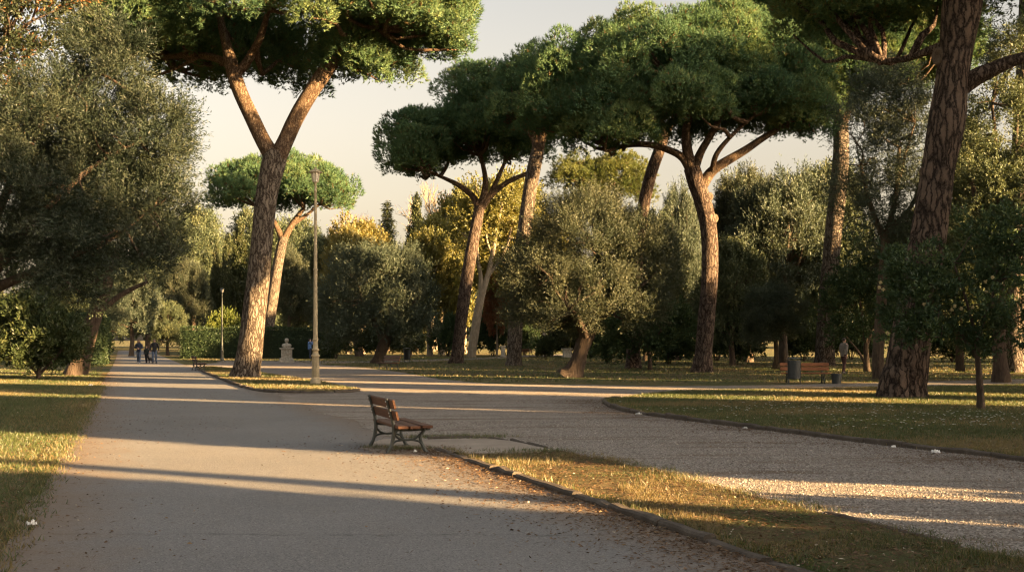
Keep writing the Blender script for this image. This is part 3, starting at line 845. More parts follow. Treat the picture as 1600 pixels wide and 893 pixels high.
pine("umbrella pine with straight trunk rising behind the slatted bench on the right", (1288, 571),
     [(1288, 571, 31), (1290, 520, 29), (1293, 460, 26), (1299, 400, 25), (1305, 340, 26), (1311, 280, 26), (1314, 230, 25), (1313, 190, 24)],
     [[(1313, 200, 18), (1305, 165, 13), (1296, 135, 10), (1270, 100, 7)], [(1314, 198, 19), (1325, 160, 15), (1332, 120, 12), (1330, 60, 8)],
      [(1318, 180, 12), (1345, 140, 10), (1385, 110, 8), (1440, 85, 6)], [(1330, 130, 9), (1360, 125, 8, -1), (1400, 130, 6, -2), (1430, 128, 5, -2)]],
     [(1290, 132, -90, 190, 1.0, 6.5), (1185, 150, -30, 95, -1.5, 3.4), (1245, 185, 40, 80, -2.0, 3.0), (1400, 130, -60, 125, 0, 4.4), (1330, 150, 10, 100, -3.5, 3.2), (1450, 110, -40, 80, -2, 3)],
     107, puff=1.2, tufts=280, bl=0.38, bw=0.044, branch_n=110, dens=1.15, trunk_seg=22, rings=50)

pine("slender dark pine trunk leaning right behind the olive tree, crown merged with the broad pine", (990, 575),
     [(990, 575, 23), (990, 530, 21), (992, 450, 20), (998, 380, 20), (1006, 320, 20), (1018, 270, 19), (1030, 235, 18), (1040, 205, 16)],
     [[(1038, 212, 12), (1030, 180, 9), (1015, 150, 6)], [(1039, 212, 12), (1055, 180, 9), (1075, 150, 6)]],
     [(1045, 200, 90, 95, .5, 3.6)], 108, puff=1.2, tufts=200, bl=0.36, bw=0.042, branch_n=30, bark='bark_pine_red', trunk_seg=16, rings=30)

pine("thick pine trunk at the right edge of the lawn, its crown out of view", (1586, 581),
     [(1586, 581, 40), (1586, 540, 36), (1588, 450, 34), (1594, 330, 33), (1600, 200, 32), (1606, 60, 30), (1610, -60, 28)],
     [[(1610, -40, 20), (1590, -110, 14), (1560, -170, 8)], [(1610, -40, 20), (1640, -110, 14), (1680, -170, 8)]],
     [(1620, -60, -250, 230, 0.5, 6.0)], 109, puff=1.3, tufts=130, bl=0.42, bw=0.05, branch_n=40, trunk_seg=20, rings=40)

pine("pale far pine with loose crown showing above the olive tree", (925, 556),
     [(925, 556, 13), (928, 480, 12), (935, 400, 11), (940, 340, 10), (942, 310, 9)],
     [[(942, 315, 8), (925, 295, 6), (905, 280, 4)], [(942, 315, 8), (955, 290, 6), (975, 275, 4)]],
     [(905, 310, 256, 48, 0, 4.0), (965, 320, 252, 60, 1, 4.5)], 110, name="pine_tree", puff=1.3, tufts=120, bl=0.5, bw=0.06, needle='pine_pale', branch_n=30, trunk_seg=12, rings=20)

# ------------------------------------------------------------------ leafy trees placed one by one
def leafy(name, label, cat, base_xy, Y, path, limbs, lobes_px, seed, mat, bark, n_clump, clump_r, twigs, nleaf, Lf, Wf, branch_n=40, group=None, up=.35, tl=.6, spread=.75, shell=.55, tri=False,
          ridges=0, trunk_seg=20, rings=30, rough=0.12, r0=0.08, tvar=.16, outw=.7):
    r = np.random.default_rng(seed)
    base = np.array([base_xy[0], base_xy[1], 0.0])
    root = empty(name, base, 0, label, cat, group)
    tm = MB(); starts = []
    P, R = trunk_from_px(tm, r, base, Y, path, trunk_seg, rings, rough, ridges)
    starts += [P[-1]]
    for lb in limbs:
        P, R = trunk_from_px(tm, r, base, Y, lb, 10, 14, 0.08)
        starts += list(catmull(P, 6)[2:])
    lobes = []
    for (px, py, rx, ry, dY, rd) in lobes_px:
        s = (Y + dY) / FPX
        lobes.append((W(px, py, Y + dY) - base, (rx * s, rd, ry * s)))
    cm, C = leaf_crown(r, lobes, n_clump, clump_r, twigs, nleaf, Lf, Wf, up, tl, spread, shell, tri, tvar, outw)
    branch_fan(tm, r, starts, C[r.permutation(len(C))[:branch_n]], r0, 0.012, 0.0)
    tm.build("trunk", M[bark], root, True)
    cm.build("crown", M[mat], root)
    return root

# olive on the lawn, right of centre
bx, by = G(897, 589)
leafy("olive_tree", "olive tree with twisted flared trunk and sunlit crown top at the gravel's edge", "olive tree", (bx, by), by,
      [(889, 593, 46), (895, 584, 33), (901, 568, 25), (909, 545, 23), (917, 525, 23), (923, 506, 22)],
      [[(918, 525, 20), (900, 495, 15), (880, 465, 10), (865, 430, 6)], [(921, 512, 20), (930, 480, 14), (935, 440, 10), (930, 390, 6)], [(922, 510, 18), (950, 485, 12), (985, 460, 8), (1010, 440, 5)], [(916, 525, 10, -.5), (905, 500, 8, -1.2), (890, 480, 5, -2)]],
      [(915, 400, 84, 84, 0, 2.8), (850, 440, 60, 68, -.4, 2.3), (990, 418, 56, 76, .2, 2.2), (905, 470, 78, 52, -1.0, 1.9), (995, 478, 46, 44, 0, 1.6), (830, 490, 36, 42, 0, 1.4), (870, 505, 44, 30, -.8, 1.5), (930, 350, 55, 42, .4, 1.8), (880, 350, 40, 36, .4, 1.4), (960, 505, 30, 24, 0, .9)],
      201, 'olive', 'bark_dark', 380, .42, 36, 14, .115, .030, 60, up=.75, tl=.72, tvar=.2, trunk_seg=36, rings=48, rough=.17, ridges=14, r0=.07)

# dark olive left of centre
bx, by = G(593, 567)
leafy("olive_tree", "round dark olive tree in full shade behind the small empty bench", "olive tree", (bx, by), by,
      [(589, 570, 24), (592, 560, 19), (597, 545, 18), (603, 528, 17), (606, 515, 15)],
      [[(600, 535, 12), (585, 505, 9), (565, 470, 6)], [(605, 520, 12), (615, 480, 9), (620, 440, 6)], [(605, 520, 10), (630, 490, 8), (650, 470, 5)]],
      [(588, 460, 75, 66, 0, 3.4), (540, 490, 45, 50, -.5, 2.4), (640, 485, 42, 52, 0, 2.4), (590, 515, 72, 30, -1.4, 2.2), (570, 430, 50, 38, 0, 2.2), (620, 435, 42, 36, .5, 2.0), (535, 520, 32, 32, 0, 1.6), (650, 525, 28, 30, 0, 1.4)],
      202, 'olive_dark', 'bark_dark', 310, .55, 31, 14, .16, .042, 40, up=.75, tl=.95, tvar=.2, r0=.07)
bx, by = G(559, 556)
leafy("olive_tree", "second smaller trunk and dark crown just left behind the round dark olive", "olive tree", (bx, by), by,
      [(562, 558, 15), (560, 545, 13), (556, 525, 12), (553, 508, 11)], [[(555, 520, 7), (545, 495, 5), (530, 480, 3)]],
      [(540, 480, 36, 42, 0, 2.6), (565, 460, 35, 40, 0, 2.6)], 203, 'olive_dark', 'bark_dark', 110, .8, 12, 11, .22, .065, 14)

# foreground olive at the left edge, its trunk just outside the frame
fx, fy = W(-70, 530, 24)[:2]
leafy("olive_tree", "large near olive tree hanging over the left lawn with golden lit upper sprays", "olive tree", (fx, fy), fy,
      [(-75, 665, 50), (-70, 630, 40), (-60, 570, 36), (-45, 510, 34), (-30, 460, 30)],
      [[(-35, 470, 24), (0, 410, 18), (50, 350, 12), (100, 300, 7)], [(-32, 470, 24), (-20, 380, 18), (20, 280, 12), (70, 190, 7), (130, 120, 5)], [(-30, 460, 20), (40, 430, 14), (110, 400, 10), (180, 370, 6), (230, 330, 4)], [(60, 200, 8), (100, 150, 6), (150, 110, 4)], [(100, 300, 7), (160, 250, 5), (220, 220, 3)]],
      [(60, 330, 105, 110, 0, 1.9), (150, 300, 95, 85, .3, 1.6), (200, 250, 90, 60, 0, 1.3), (150, 165, 80, 70, .3, 1.2), (90, 215, 85, 85, -.3, 1.5), (160, 395, 85, 70, 0, 1.3), (225, 330, 62, 55, 0, 1.0), (40, 430, 80, 60, 0, 1.4), (-60, 300, 110, 150, 0, 2.0), (170, 90, 52, 52, .2, .7), (245, 195, 50, 45, 0, .7), (225, 410, 40, 45, 0, .8)],
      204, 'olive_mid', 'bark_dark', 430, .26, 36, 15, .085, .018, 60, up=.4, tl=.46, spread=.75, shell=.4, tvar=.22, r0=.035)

# leaning tree behind it
bx, by = G(118, 586)
leafy("holm_oak", "dark leaning tree with bare ridged trunk beside the left hedge", "oak tree", (bx, by), by,
      [(118, 592, 40), (121, 578, 32), (129, 552, 27), (139, 520, 25), (149, 490, 23), (159, 460, 21), (168, 430, 19)],
      [[(160, 460, 16), (140, 420, 12), (110, 370, 8)], [(166, 435, 16), (185, 390, 12), (210, 340, 8)], [(150, 490, 12), (190, 460, 8), (230, 440, 5)]],
      [(150, 350, 120, 110, 1, 4.5), (80, 400, 90, 90, 0, 3.5), (215, 360, 65, 95, 1, 3.2), (170, 230, 100, 95, 2, 3.8), (60, 260, 90, 110, 2, 3.8), (200, 440, 50, 45, 0, 2.2), (110, 460, 70, 40, -1, 2.4), (30, 470, 60, 60, 0, 2.6)],
      205, 'holm', 'bark_dark', 580, .46, 21, 11, .13, .046, 60, up=.2, tl=.5, trunk_seg=30, rings=40, ridges=20, rough=.14, r0=.07, shell=.45)
# tree with rusty leaves in the top left corner
fx, fy = W(-160, 530, 34)[:2]
leafy("holm_oak", "tree at the top left corner with a few rusty brown leaves", "oak tree", (fx, fy), fy,
      [(-160, 625, 50), (-155, 500, 40), (-140, 350, 34), (-120, 200, 28)], [[(-130, 260, 20), (-60, 150, 14), (10, 60, 8)], [(-125, 220, 20), (-80, 80, 14), (-40, 0, 8)]],
      [(20, 60, 80, 80, 0, 2.0), (-60, 80, 100, 110, 0, 2.2), (70, 20, 55, 55, 0, 1.4), (-80, 250, 90, 100, 0, 2), (10, 190, 40, 60, 0, 1.2), (10, -60, 90, 60, 0, 2)],
      206, 'oak_shade', 'bark_dark', 330, .5, 14, 10, .12, .05, 40, up=.15, tl=.42, r0=.06, tvar=.3)
bx, by = W(60, 530, 50)[:2]
leafy("laurel_shrub", "leafy laurel shrub with sunlit leaves beside the leaning trunk", "shrub", (bx, by), by,
      [(60, 592, 8), (62, 570, 6), (66, 545, 5)], [[(60, 585, 5), (40, 560, 4), (25, 530, 3)], [(61, 585, 5), (85, 560, 4), (105, 535, 3)]],
      [(20, 540, 42, 46, 0, 1.4), (70, 545, 40, 42, -.3, 1.2), (100, 540, 34, 36, .1, 1.0), (45, 500, 50, 40, .4, 1.2), (0, 560, 40, 30, -1, 1)],
      207, 'shrub', 'bark_dark', 230, .38, 13, 9, .19, .06, 20, up=.5, tl=.45, shell=.4, tvar=.22)

# near laurel tree on the right, thin dark trunk
bx, by = G(1532, 640)
root_l = leafy("laurel_tree", "small laurel tree with thin dark trunk and pale flower clusters, right foreground", "small tree", (bx, by), by,
      [(1533, 642, 15), (1532, 620, 11), (1530, 590, 10), (1528, 560, 9), (1526, 530, 8)],
      [[(1528, 560, 7), (1500, 520, 5), (1460, 480, 4), (1430, 450, 2)], [(1527, 540, 7), (1540, 490, 5), (1560, 440, 3)], [(1528, 550, 6), (1570, 510, 4), (1600, 490, 3)], [(1526, 530, 6), (1510, 470, 4), (1490, 410, 3)]],
      [(1530, 470, 85, 70, 0, 1.3), (1450, 480, 70, 60, -.2, 1.1), (1590, 450, 70, 90, .3, 1.2), (1550, 390, 70, 60, .2, 1.0), (1430, 430, 50, 50, 0, .8), (1480, 530, 70, 35, -.3, .9), (1570, 530, 70, 36, -.3, .9), (1600, 370, 50, 60, 0, .8), (1410, 510, 40, 36, 0, .7)],
      208, 'laurel', 'bark_dark', 300, .26, 10, 10, .125, .036, 40, up=.42, tl=.22, shell=.45, r0=.02, tvar=.18)
def blossoms(root, cents, seed):
    r = np.random.default_rng(seed)
    for c, rad in cents:
        mb = MB(); d = rsphere(r, 60)
        ellipsoid(mb, c, (rad * .55,) * 3, 8, 6)
        leaves(mb, r, c + d * rad * .5, d, np.full(60, rad * .6), np.full(60, rad * .35), r.uniform(0, 1, 60))
        mb.build("flower_cluster", M['flower'], root)
blossoms(root_l, [(L3(px, py, by - .9, np.array([bx, by, 0])), .045) for px, py in [(1551, 433), (1541, 456), (1492, 478), (1487, 484), (1502, 482), (1376, 441), (1380, 452), (1374, 449), (1387, 520), (1444, 475), (1540, 440), (1520, 480)]], 3)
# laurel tree beside the person
bx, by = G(1354, 580)
leafy("laurel_tree", "small laurel tree with forked pale stem between the slatted bench and the massive pine", "small tree", (bx, by), by,
      [(1355, 583, 12), (1354, 565, 9), (1353, 545, 8), (1352, 520, 7)], [[(1352, 568, 5), (1342, 550, 4), (1330, 535, 3), (1318, 520, 2)], [(1353, 545, 5), (1365, 510, 4), (1380, 470, 2)], [(1352, 530, 5), (1345, 480, 4), (1340, 430, 2)]],
      [(1350, 470, 60, 60, 0, 1.9), (1390, 440, 50, 60, 0, 1.7), (1320, 480, 36, 46, 0, 1.4), (1370, 400, 48, 44, 0, 1.6), (1350, 520, 56, 26, -.5, 1.4), (1410, 500, 40, 40, 0, 1.3)],
      209, 'laurel', 'bark_olive', 260, .42, 11, 9, .20, .06, 24, up=.42, tl=.36, shell=.45, r0=.03)
# sparse pale olive behind the massive pine
bx, by = W(1372, 530, 50)[:2]
leafy("olive_tree", "tall sparse grey green olive tree with sky showing through, left of the massive pine", "olive tree", (bx, by), by,
      [(1375, 592, 24), (1372, 560, 18), (1375, 500, 16), (1380, 430, 15), (1385, 360, 13)], [[(1384, 380, 10), (1360, 320, 8), (1345, 260, 5)], [(1385, 370, 10), (1400, 300, 8), (1405, 230, 5)], [(1385, 365, 8), (1425, 320, 6), (1440, 270, 4)], [(1398, 310, 5), (1415, 240, 4), (1430, 190, 3)]],
      [(1350, 210, 42, 70, 0, 1.9), (1400, 240, 55, 85, 0, 2.0), (1375, 330, 65, 70, 0, 2.2), (1430, 300, 45, 75, 0, 1.8), (1330, 300, 35, 70, 0, 1.6), (1365, 150, 40, 38, 0, 1.3), (1420, 390, 60, 50, 0, 1.8), (1425, 175, 46, 48, .3, 1.4), (1395, 130, 40, 34, .3, 1.2)],
      210, 'olive_dark', 'bark_olive', 450, .42, 18, 11, .12, .032, 50, up=.35, tl=.5, shell=.25, r0=.05)
bx, by = W(1560, 530, 46)[:2]
leafy("holm_oak", "big holm oak with sunlit upper leaves at the right edge behind the massive pine", "oak tree", (bx, by), by,
      [(1565, 597, 30), (1562, 560, 22), (1560, 480, 20), (1558, 400, 18)], [[(1558, 420, 12), (1530, 330, 9), (1510, 250, 5)], [(1558, 410, 12), (1580, 300, 9), (1590, 180, 5)], [(1558, 400, 10), (1560, 280, 7), (1550, 160, 4)]],
      [(1560, 200, 60, 80, 0, 1.9), (1590, 110, 45, 60, 0, 1.4), (1540, 300, 60, 80, 0, 2.0), (1600, 320, 60, 90, 0, 2.0), (1520, 390, 45, 60, 0, 1.6), (1580, 420, 60, 60, 0, 1.8), (1520, 230, 30, 50, .5, 1.2), (1570, 60, 26, 30, 0, .8)],
      211, 'holm', 'bark_dark', 400, .40, 20, 11, .115, .04, 40, up=.25, tl=.45, r0=.06, shell=.4, tvar=.22)
# dark low leafy tree under the broad pine, thin stem
bx, by = G(1015, 577)
leafy("laurel_tree", "low dark leafy tree on a thin stem between the olive tree and the broad pine", "small tree", (bx, by), by,
      [(1016, 579, 8), (1015, 560, 6), (1012, 540, 5)], [[(1013, 550, 4), (990, 525, 3), (965, 515, 2)], [(1013, 548, 4), (1030, 520, 3), (1045, 505, 2)]],
      [(1010, 520, 60, 34, 0, 1.8), (960, 530, 40, 34, .3, 1.4), (1050, 515, 36, 34, 0, 1.4), (990, 550, 44, 20, .6, 1.2)],
      212, 'laurel', 'bark_dark', 170, .45, 10, 9, .22, .07, 16, up=.4, tl=.4, r0=.03)

# pale forked tree (plane) with thin yellow crown
bx, by = G(738, 558)
leafy("plane_tree", "pale barked tree forking into two bright stems with a thin yellow green crown", "deciduous tree", (bx, by), by,
      [(736, 560, 17), (738, 545, 14), (743, 510, 13), (749, 475, 13), (754, 455, 12)],
      [[(752, 462, 9), (751, 430, 7), (745, 395, 6), (748, 350, 4), (752, 320, 3)], [(753, 460, 10), (762, 430, 8), (770, 395, 7), (778, 350, 5), (785, 315, 3)], [(762, 432, 6), (778, 410, 5), (792, 385, 4), (800, 350, 3)], [(770, 400, 4), (760, 370, 3), (765, 330, 2)]],
      [(775, 380, 55, 70, 1, 4.0), (800, 340, 50, 55, 2, 3.6), (750, 340, 45, 50, 2, 3.2), (770, 440, 45, 45, 3, 3.0), (815, 400, 40, 55, 3, 3)],
      213, 'yellowgreen', 'bark_pale', 260, .9, 13, 9, .24, .15, 40, up=.2, tl=.8, r0=.10, shell=.3)

# ------------------------------------------------------------------ library trees, copied for the background
LIB = {}
def lib_tree(kind, seed):
    r = np.random.default_rng(seed)
    tm = MB(); cm = None
    if kind in ('holm', 'olive', 'olive_pale', 'yellow', 'yellowgreen', 'russet'):   # 10 m tall, about 8 m wide
        if kind == 'holm': lob = [((0, 0, 6.2), (3.3, 3.3, 3.0)), ((-2.0, .6, 4.4), (2.3, 2.2, 2.2)), ((2.1, -.4, 4.6), (2.3, 2.2, 2.3)), ((.3, -2.0, 4.2), (2.2, 2.0, 2.0)), ((.4, .5, 8.2), (2.0, 2.0, 1.7)), ((-1.4, -1, 7.2), (1.7, 1.7, 1.6)), ((0, 0, 2.7), (3.0, 3.0, 1.7))]
        elif kind in ('yellow', 'yellowgreen', 'russet'): lob = [((0, 0, 6.0), (3.0, 3.0, 2.8)), ((-2.0, -.6, 5.0), (2.0, 2.0, 1.9)), ((2.0, .3, 5.4), (2.1, 2.0, 2.0)), ((.5, -1.6, 7.0), (1.9, 1.8, 1.7)), ((-.8, .5, 8.4), (1.7, 1.7, 1.5)), ((1.3, .5, 7.9), (1.5, 1.5, 1.4)), ((-.5, -1.5, 3.7), (2.2, 2.0, 1.6))]
        else: lob = [((0, 0, 6.0), (3.2, 3.0, 3.0)), ((-2.1, .2, 4.8), (2.0, 2.0, 2.0)), ((2.2, -.5, 5.0), (1.9, 1.9, 2.2)), ((.8, -1.5, 7.4), (1.8, 1.7, 1.7)), ((-1.1, .5, 8.0), (1.8, 1.7, 1.8)), ((0, -1.6, 3.7), (2.4, 2.0, 1.5))]
        mt = {'holm': 'holm', 'olive': 'olive_dark', 'olive_pale': 'olive', 'yellow': 'yellow', 'yellowgreen': 'yellowgreen', 'russet': 'russet'}[kind]
        P = {'holm': (430, .55, 24, 9, .19, .078), 'olive': (380, .50, 24, 11, .19, .055), 'olive_pale': (380, .50, 24, 11, .19, .055)}.get(kind, (340, .58, 20, 9, .20, .14))
        cm, C = leaf_crown(r, lob, P[0], P[1], P[2], P[3], P[4], P[5], up=.35, tl=.7, shell=.45, tvar=.2)
        tube(tm, [(0, 0, -.1), (.05, 0, .4), (.15, .05, 1.8), (0, 0, 3.6), (-.1, 0, 6.5)], [.48, .36, .28, .22, .06], 14, 18, .15, r)
        branch_fan(tm, r, [(.1, 0, 2.4), (0, 0, 3.4), (-.05, 0, 4.8)], C[r.permutation(len(C))[:34]], .11, .015, 0)
        bark = {'holm': 'bark_dark', 'olive': 'bark_olive', 'olive_pale': 'bark_olive'}.get(kind, 'bark_pale')
    elif kind == 'cypress':     # 10 m tall, 1.8 m wide
        lob = []
        for k in range(12):
            t = k / 11; z = .9 + t * 8.3
            rr = .95 * (math.sin(min(1, t * 2.6 + .35) * 1.57)) * (1 - t ** 2.6 * .86)
            lob.append(((0.05 * r.normal(), 0.05 * r.normal(), z), (rr, rr, .85)))
        cm, C = leaf_crown(r, lob, 520, .28, 9, 8, .20, .075, up=1.6, tl=.45, shell=.7, tvar=.16, outw=.35, spread=.5)
        tube(tm, [(0, 0, -.1), (0, 0, 3), (0, 0, 9)], [.22, .16, .03], 8, 10, .05, r)
        mt = 'cypress'; bark = 'bark_dark'
    elif kind == 'conifer':     # 10 m tall pointed conifer
        cm = MB()
        for k in range(26):
            z = 1.2 + k * .34; R0 = (10.2 - z) * .30 + .1
            for a in range(9):
                th = a * .698 + k * 1.1 + r.normal() * .15; R1 = R0 * r.uniform(.8, 1.1)
                n = max(8, int(60 * R1)); t = r.uniform(.1, 1, n)
                b = np.stack([np.cos(th) * R1 * t, np.sin(th) * R1 * t, z - .25 * R1 * t], 1) + r.normal(size=(n, 3)) * .10
                d = unit(np.stack([np.cos(th + r.normal(size=n) * .8), np.sin(th + r.normal(size=n) * .8), -.1 + .35 * r.normal(size=n)], 1))
                leaves(cm, r, b, d, r.uniform(.18, .34, n), np.full(n, .07), np.clip(.5 + .2 * r.normal(size=n), .15, 1), tri=True)
        tube(tm, [(0, 0, -.1), (0, 0, 5), (0, 0, 10)], [.25, .16, .02], 8, 10, .05, r)
        mt = 'cypress'; bark = 'bark_dark'
    elif kind == 'bare':        # leafless tree, 10 m
        tips = []
        def grow(p, d, ln, rad, depth):
            q = p + d * ln
            m = p + d * ln * .5 + r.normal(size=3) * ln * .05
            rad = max(rad, .014); tube(tm, [p, m, q], [rad, rad * .85, rad * .7], 6 if depth > 2 else 3, 4, 0, r, cap=False); tips.append(q)
            if depth == 0: return
            for _ in range(3 if depth > 1 else 4):
                nd = unit(d * .9 + rsphere(r, 1)[0] * .62 + np.array([0, 0, .22]))
                grow(p + d * ln * r.uniform(.55, 1.0), nd, ln * r.uniform(.6, .85), rad * .62, depth - 1)
        tube(tm, [(0, 0, -.1), (0, 0, 1.2), (.05, 0, 2.6)], [.34, .26, .22], 10, 8, .06, r)
        grow(np.array([.05, 0, 2.5]), np.array([0, 0, 1.0]), 2.5, .2, 5)
        cm = MB(); P = np.array(tips[-900:]); n = len(P)
        leaves(cm, r, P, unit(rsphere(r, n) + np.array([0, 0, .5])), np.full(n, .35), np.full(n, .018), r.uniform(0, 1, n))
        mt = 'russet'; bark = 'bark_pale'
    elif kind in ('shrub', 'laurelbush', 'lime'):     # 3 m bush
        lob = [((0, 0, 1.5), (1.6, 1.6, 1.4)), ((-1.1, .2, 1.1), (1.1, 1.1, 1.1)), ((1.1, -.2, 1.2), (1.1, 1.1, 1.1)), ((.2, -.9, 1.0), (1.1, 1.0, 1.0)), ((.3, .2, 2.2), (1.0, 1.0, .8))]
        cm, C = leaf_crown(r, lob, 200, .4, 11, 9, .19, .085, up=.5, tl=.4, shell=.35, tvar=.2)
        for k in range(5):
            a = k * 1.25; tube(tm, [(0.1 * math.cos(a), .1 * math.sin(a), -.05), (.4 * math.cos(a), .4 * math.sin(a), .8), (.9 * math.cos(a), .9 * math.sin(a), 1.9)], [.05, .035, .012], 6, 6, 0, r)
        mt = {'shrub': 'shrub', 'laurelbush': 'laurel', 'lime': 'lime'}[kind]; bark = 'bark_dark'
    return tm.mesh("trunk", M[bark], True), cm.mesh("crown", M[mt])
NAMES = {'holm': ("holm_oak", "oak tree"), 'olive': ("olive_tree", "olive tree"), 'olive_pale': ("olive_tree", "olive tree"), 'yellow': ("autumn_tree", "deciduous tree"), 'yellowgreen': ("autumn_tree", "deciduous tree"),
         'russet': ("autumn_tree", "deciduous tree"), 'cypress': ("cypress", "cypress"), 'conifer': ("conifer", "conifer"), 'bare': ("bare_tree", "bare tree"), 'shrub': ("shrub", "shrub"), 'laurelbush': ("laurel_shrub", "shrub"), 'lime': ("shrub", "shrub")}
def place(kind, x, y, h, w, label, rz=0.0, var=0, group=None):
    """a copy of a library tree, h metres tall and w metres wide"""
    key = (kind, var)
    if key not in LIB: LIB[key] = lib_tree(kind, 500 + 17 * var + sum(map(ord, kind)))
    h0 = {'shrub': 3.2, 'laurelbush': 3.2, 'lime': 3.2}.get(kind, 10.0)
    w0 = {'cypress': 2.1, 'conifer': 5.6, 'bare': 6.5, 'shrub': 4.6, 'laurelbush': 4.6, 'lime': 4.6}.get(kind, 8.6)
    nm, cat = NAMES[kind]
    root = empty(nm, (x, y, 0), rz, label, cat, group)
    root.scale = (w / w0, w / w0, h / h0)
    t, c = LIB[key]
    link("stems" if 'shrub' in nm else "trunk", t, root); link("foliage" if 'shrub' in nm else "crown", c, root)
    return root
def at(kind, px, Y, top, wpx, label, rz=0.0, var=0, group=None):
    x = (px - 800) / FPX * Y
    h = CAMH - (top - HZ) / FPX * Y
    return place(kind, x, Y, h, wpx / FPX * Y, label, rz, var, group)

BG = "background trees of the park"
# left: end of the road
at('olive', 205, 118, 415, 95, "grey green olive crown above the left hedge's far end", .4, 0, BG)
at('holm', 150, 128, 380, 130, "dark oak behind the left hedge, under the near olive", 1.1, 0, BG)
at('holm', 262, 122, 470, 66, "small dark round tree with pale trunk behind the walking family", 2.0, 1, BG)
at('olive_pale', 290, 140, 403, 84, "golden lit pale olive above the clipped hedge, left of the cypresses", 1.0, 0, BG)
at('holm', 232, 165, 400, 110, "dark oak closing the end of the road", 3.0, 0, BG)
at('holm', 300, 172, 322, 130, "tall dark oak behind the golden pale olive", .2, 1, BG)
at('cypress', 338, 150, 385, 24, "slim cypress just left of the thin grey lamp post", .3, 0, BG)
at('cypress', 374, 146, 345, 34, "tall lit cypress left against the forked pine trunk", 1.9, 0, BG)
at('cypress', 356, 158, 370, 26, "narrow cypress between the slim and the tall lit one", 2.9, 0, BG)
at('holm', 400, 178, 330, 130, "brown lit oak behind the forked pine trunk", 2.6, 0, BG)
at('olive_pale', 452, 128, 388, 84, "brownish sunlit olive between the forked pine and the lamp post", 2.2, 0, BG)
at('holm', 490, 150, 368, 90, "dark oak behind the lamp post", 4.4, 1, BG)
at('holm', 462, 240, 342, 120, "far rounded tree top seen left of the lamp post", 4.4, 0, BG)
at('lime', 350, 108, 487, 70, "light green bush rising behind the clipped hedge", .5, 0, None)
# centre
at('yellow', 565, 140, 348, 140, "rounded yellow autumn tree above the dark olive", .3, 0, BG)
at('yellow', 545, 136, 362, 110, "yellow tree showing left above the round dark olive", 1.9, 1, BG)
at('yellowgreen', 672, 121, 362, 105, "yellow green tree low right behind the round dark olive", 2.9, 1, BG)
at('yellow', 515, 150, 372, 80, "smaller yellow tree just right of the lamp post", 2.3, 1, BG)
at('conifer', 605, 172, 312, 105, "pointed dark conifer above the yellow autumn tree", .3, 0, BG)
at('cypress', 651, 160, 308, 46, "dark cypress standing alone between yellow crowns", .9, 0, BG)
at('bare', 566, 170, 305, 120, "leafless tree left of the pointed conifer", .9, 0, BG)
at('bare', 676, 172, 268, 150, "leafless tree with fine twigs behind the lone cypress", 2.9, 1, BG)
at('bare', 715, 165, 265, 100, "tall leafless tree with branches against the sky beside the layered pine", 4.1, 0, BG)
at('yellowgreen', 690, 130, 345, 125, "golden tree left behind the layered pine's trunk", 1.3, 0, BG)
at('yellowgreen', 800, 138, 272, 150, "high yellow green tree behind the bright bare pine trunk", 2.3, 1, BG)
at('yellowgreen', 725, 142, 290, 120, "tall yellow green tree behind the pale forked tree", 4.3, 1, BG)
at('yellow', 640, 126, 400, 90, "low yellow tree right behind the round dark olive", 3.3, 0, BG)
at('yellowgreen', 860, 118, 340, 110, "yellow green tree left behind the sunlit olive", 5.3, 0, BG)
at('russet', 776, 118, 425, 46, "reddish brown bush between two pine trunks", .3, 0, None)
# right background
at('holm', 1010, 92, 330, 130, "dark oak behind the leaning slender pine", .7, 0, BG)
at('olive', 1060, 96, 290, 100, "grey olive crown under the broad pine's left limb", 1.7, 0, BG)
at('holm', 1145, 76, 372, 120, "oak with a golden lit patch right of the broad pine's trunk", 2.7, 1, BG)
at('holm', 1160, 98, 282, 120, "tall oak crown right behind the broad pine", 3.1, 0, BG)
at('olive', 1225, 82, 262, 190, "wide tall olive between the broad pine and the bench pine", 3.7, 0, BG)
at('olive', 1212, 66, 440, 120, "low dark olive with thick black trunk left of the slatted bench", 4.7, 0, BG)
at('olive_pale', 1170, 87, 262, 150, "grey olive with sunlit top just right of the broad pine", .9, 0, BG)
at('holm', 1290, 100, 255, 150, "dark oak behind the bench pine", 5.7, 1, BG)
at('holm', 1440, 74, 330, 160, "dark oak behind the massive pine's trunk", 5.2, 0, BG)
at('holm', 1500, 62, 200, 150, "tall dark oak right behind the massive pine", 1.2, 1, BG)
at('holm', 1075, 110, 400, 130, "shaded oak low behind the broad pine's trunk", 1.2, 1, BG)
at('holm', 905, 112, 420, 120, "shaded oak directly behind the sunlit olive", 2.2, 0, BG)
at('holm', 1640, 66, 230, 170, "oak at the frame's right edge behind the last trunk", 2.2, 0, BG)
at('holm', 1365, 108, 400, 150, "shaded oak far behind the forked laurel", 3.3, 0, BG)

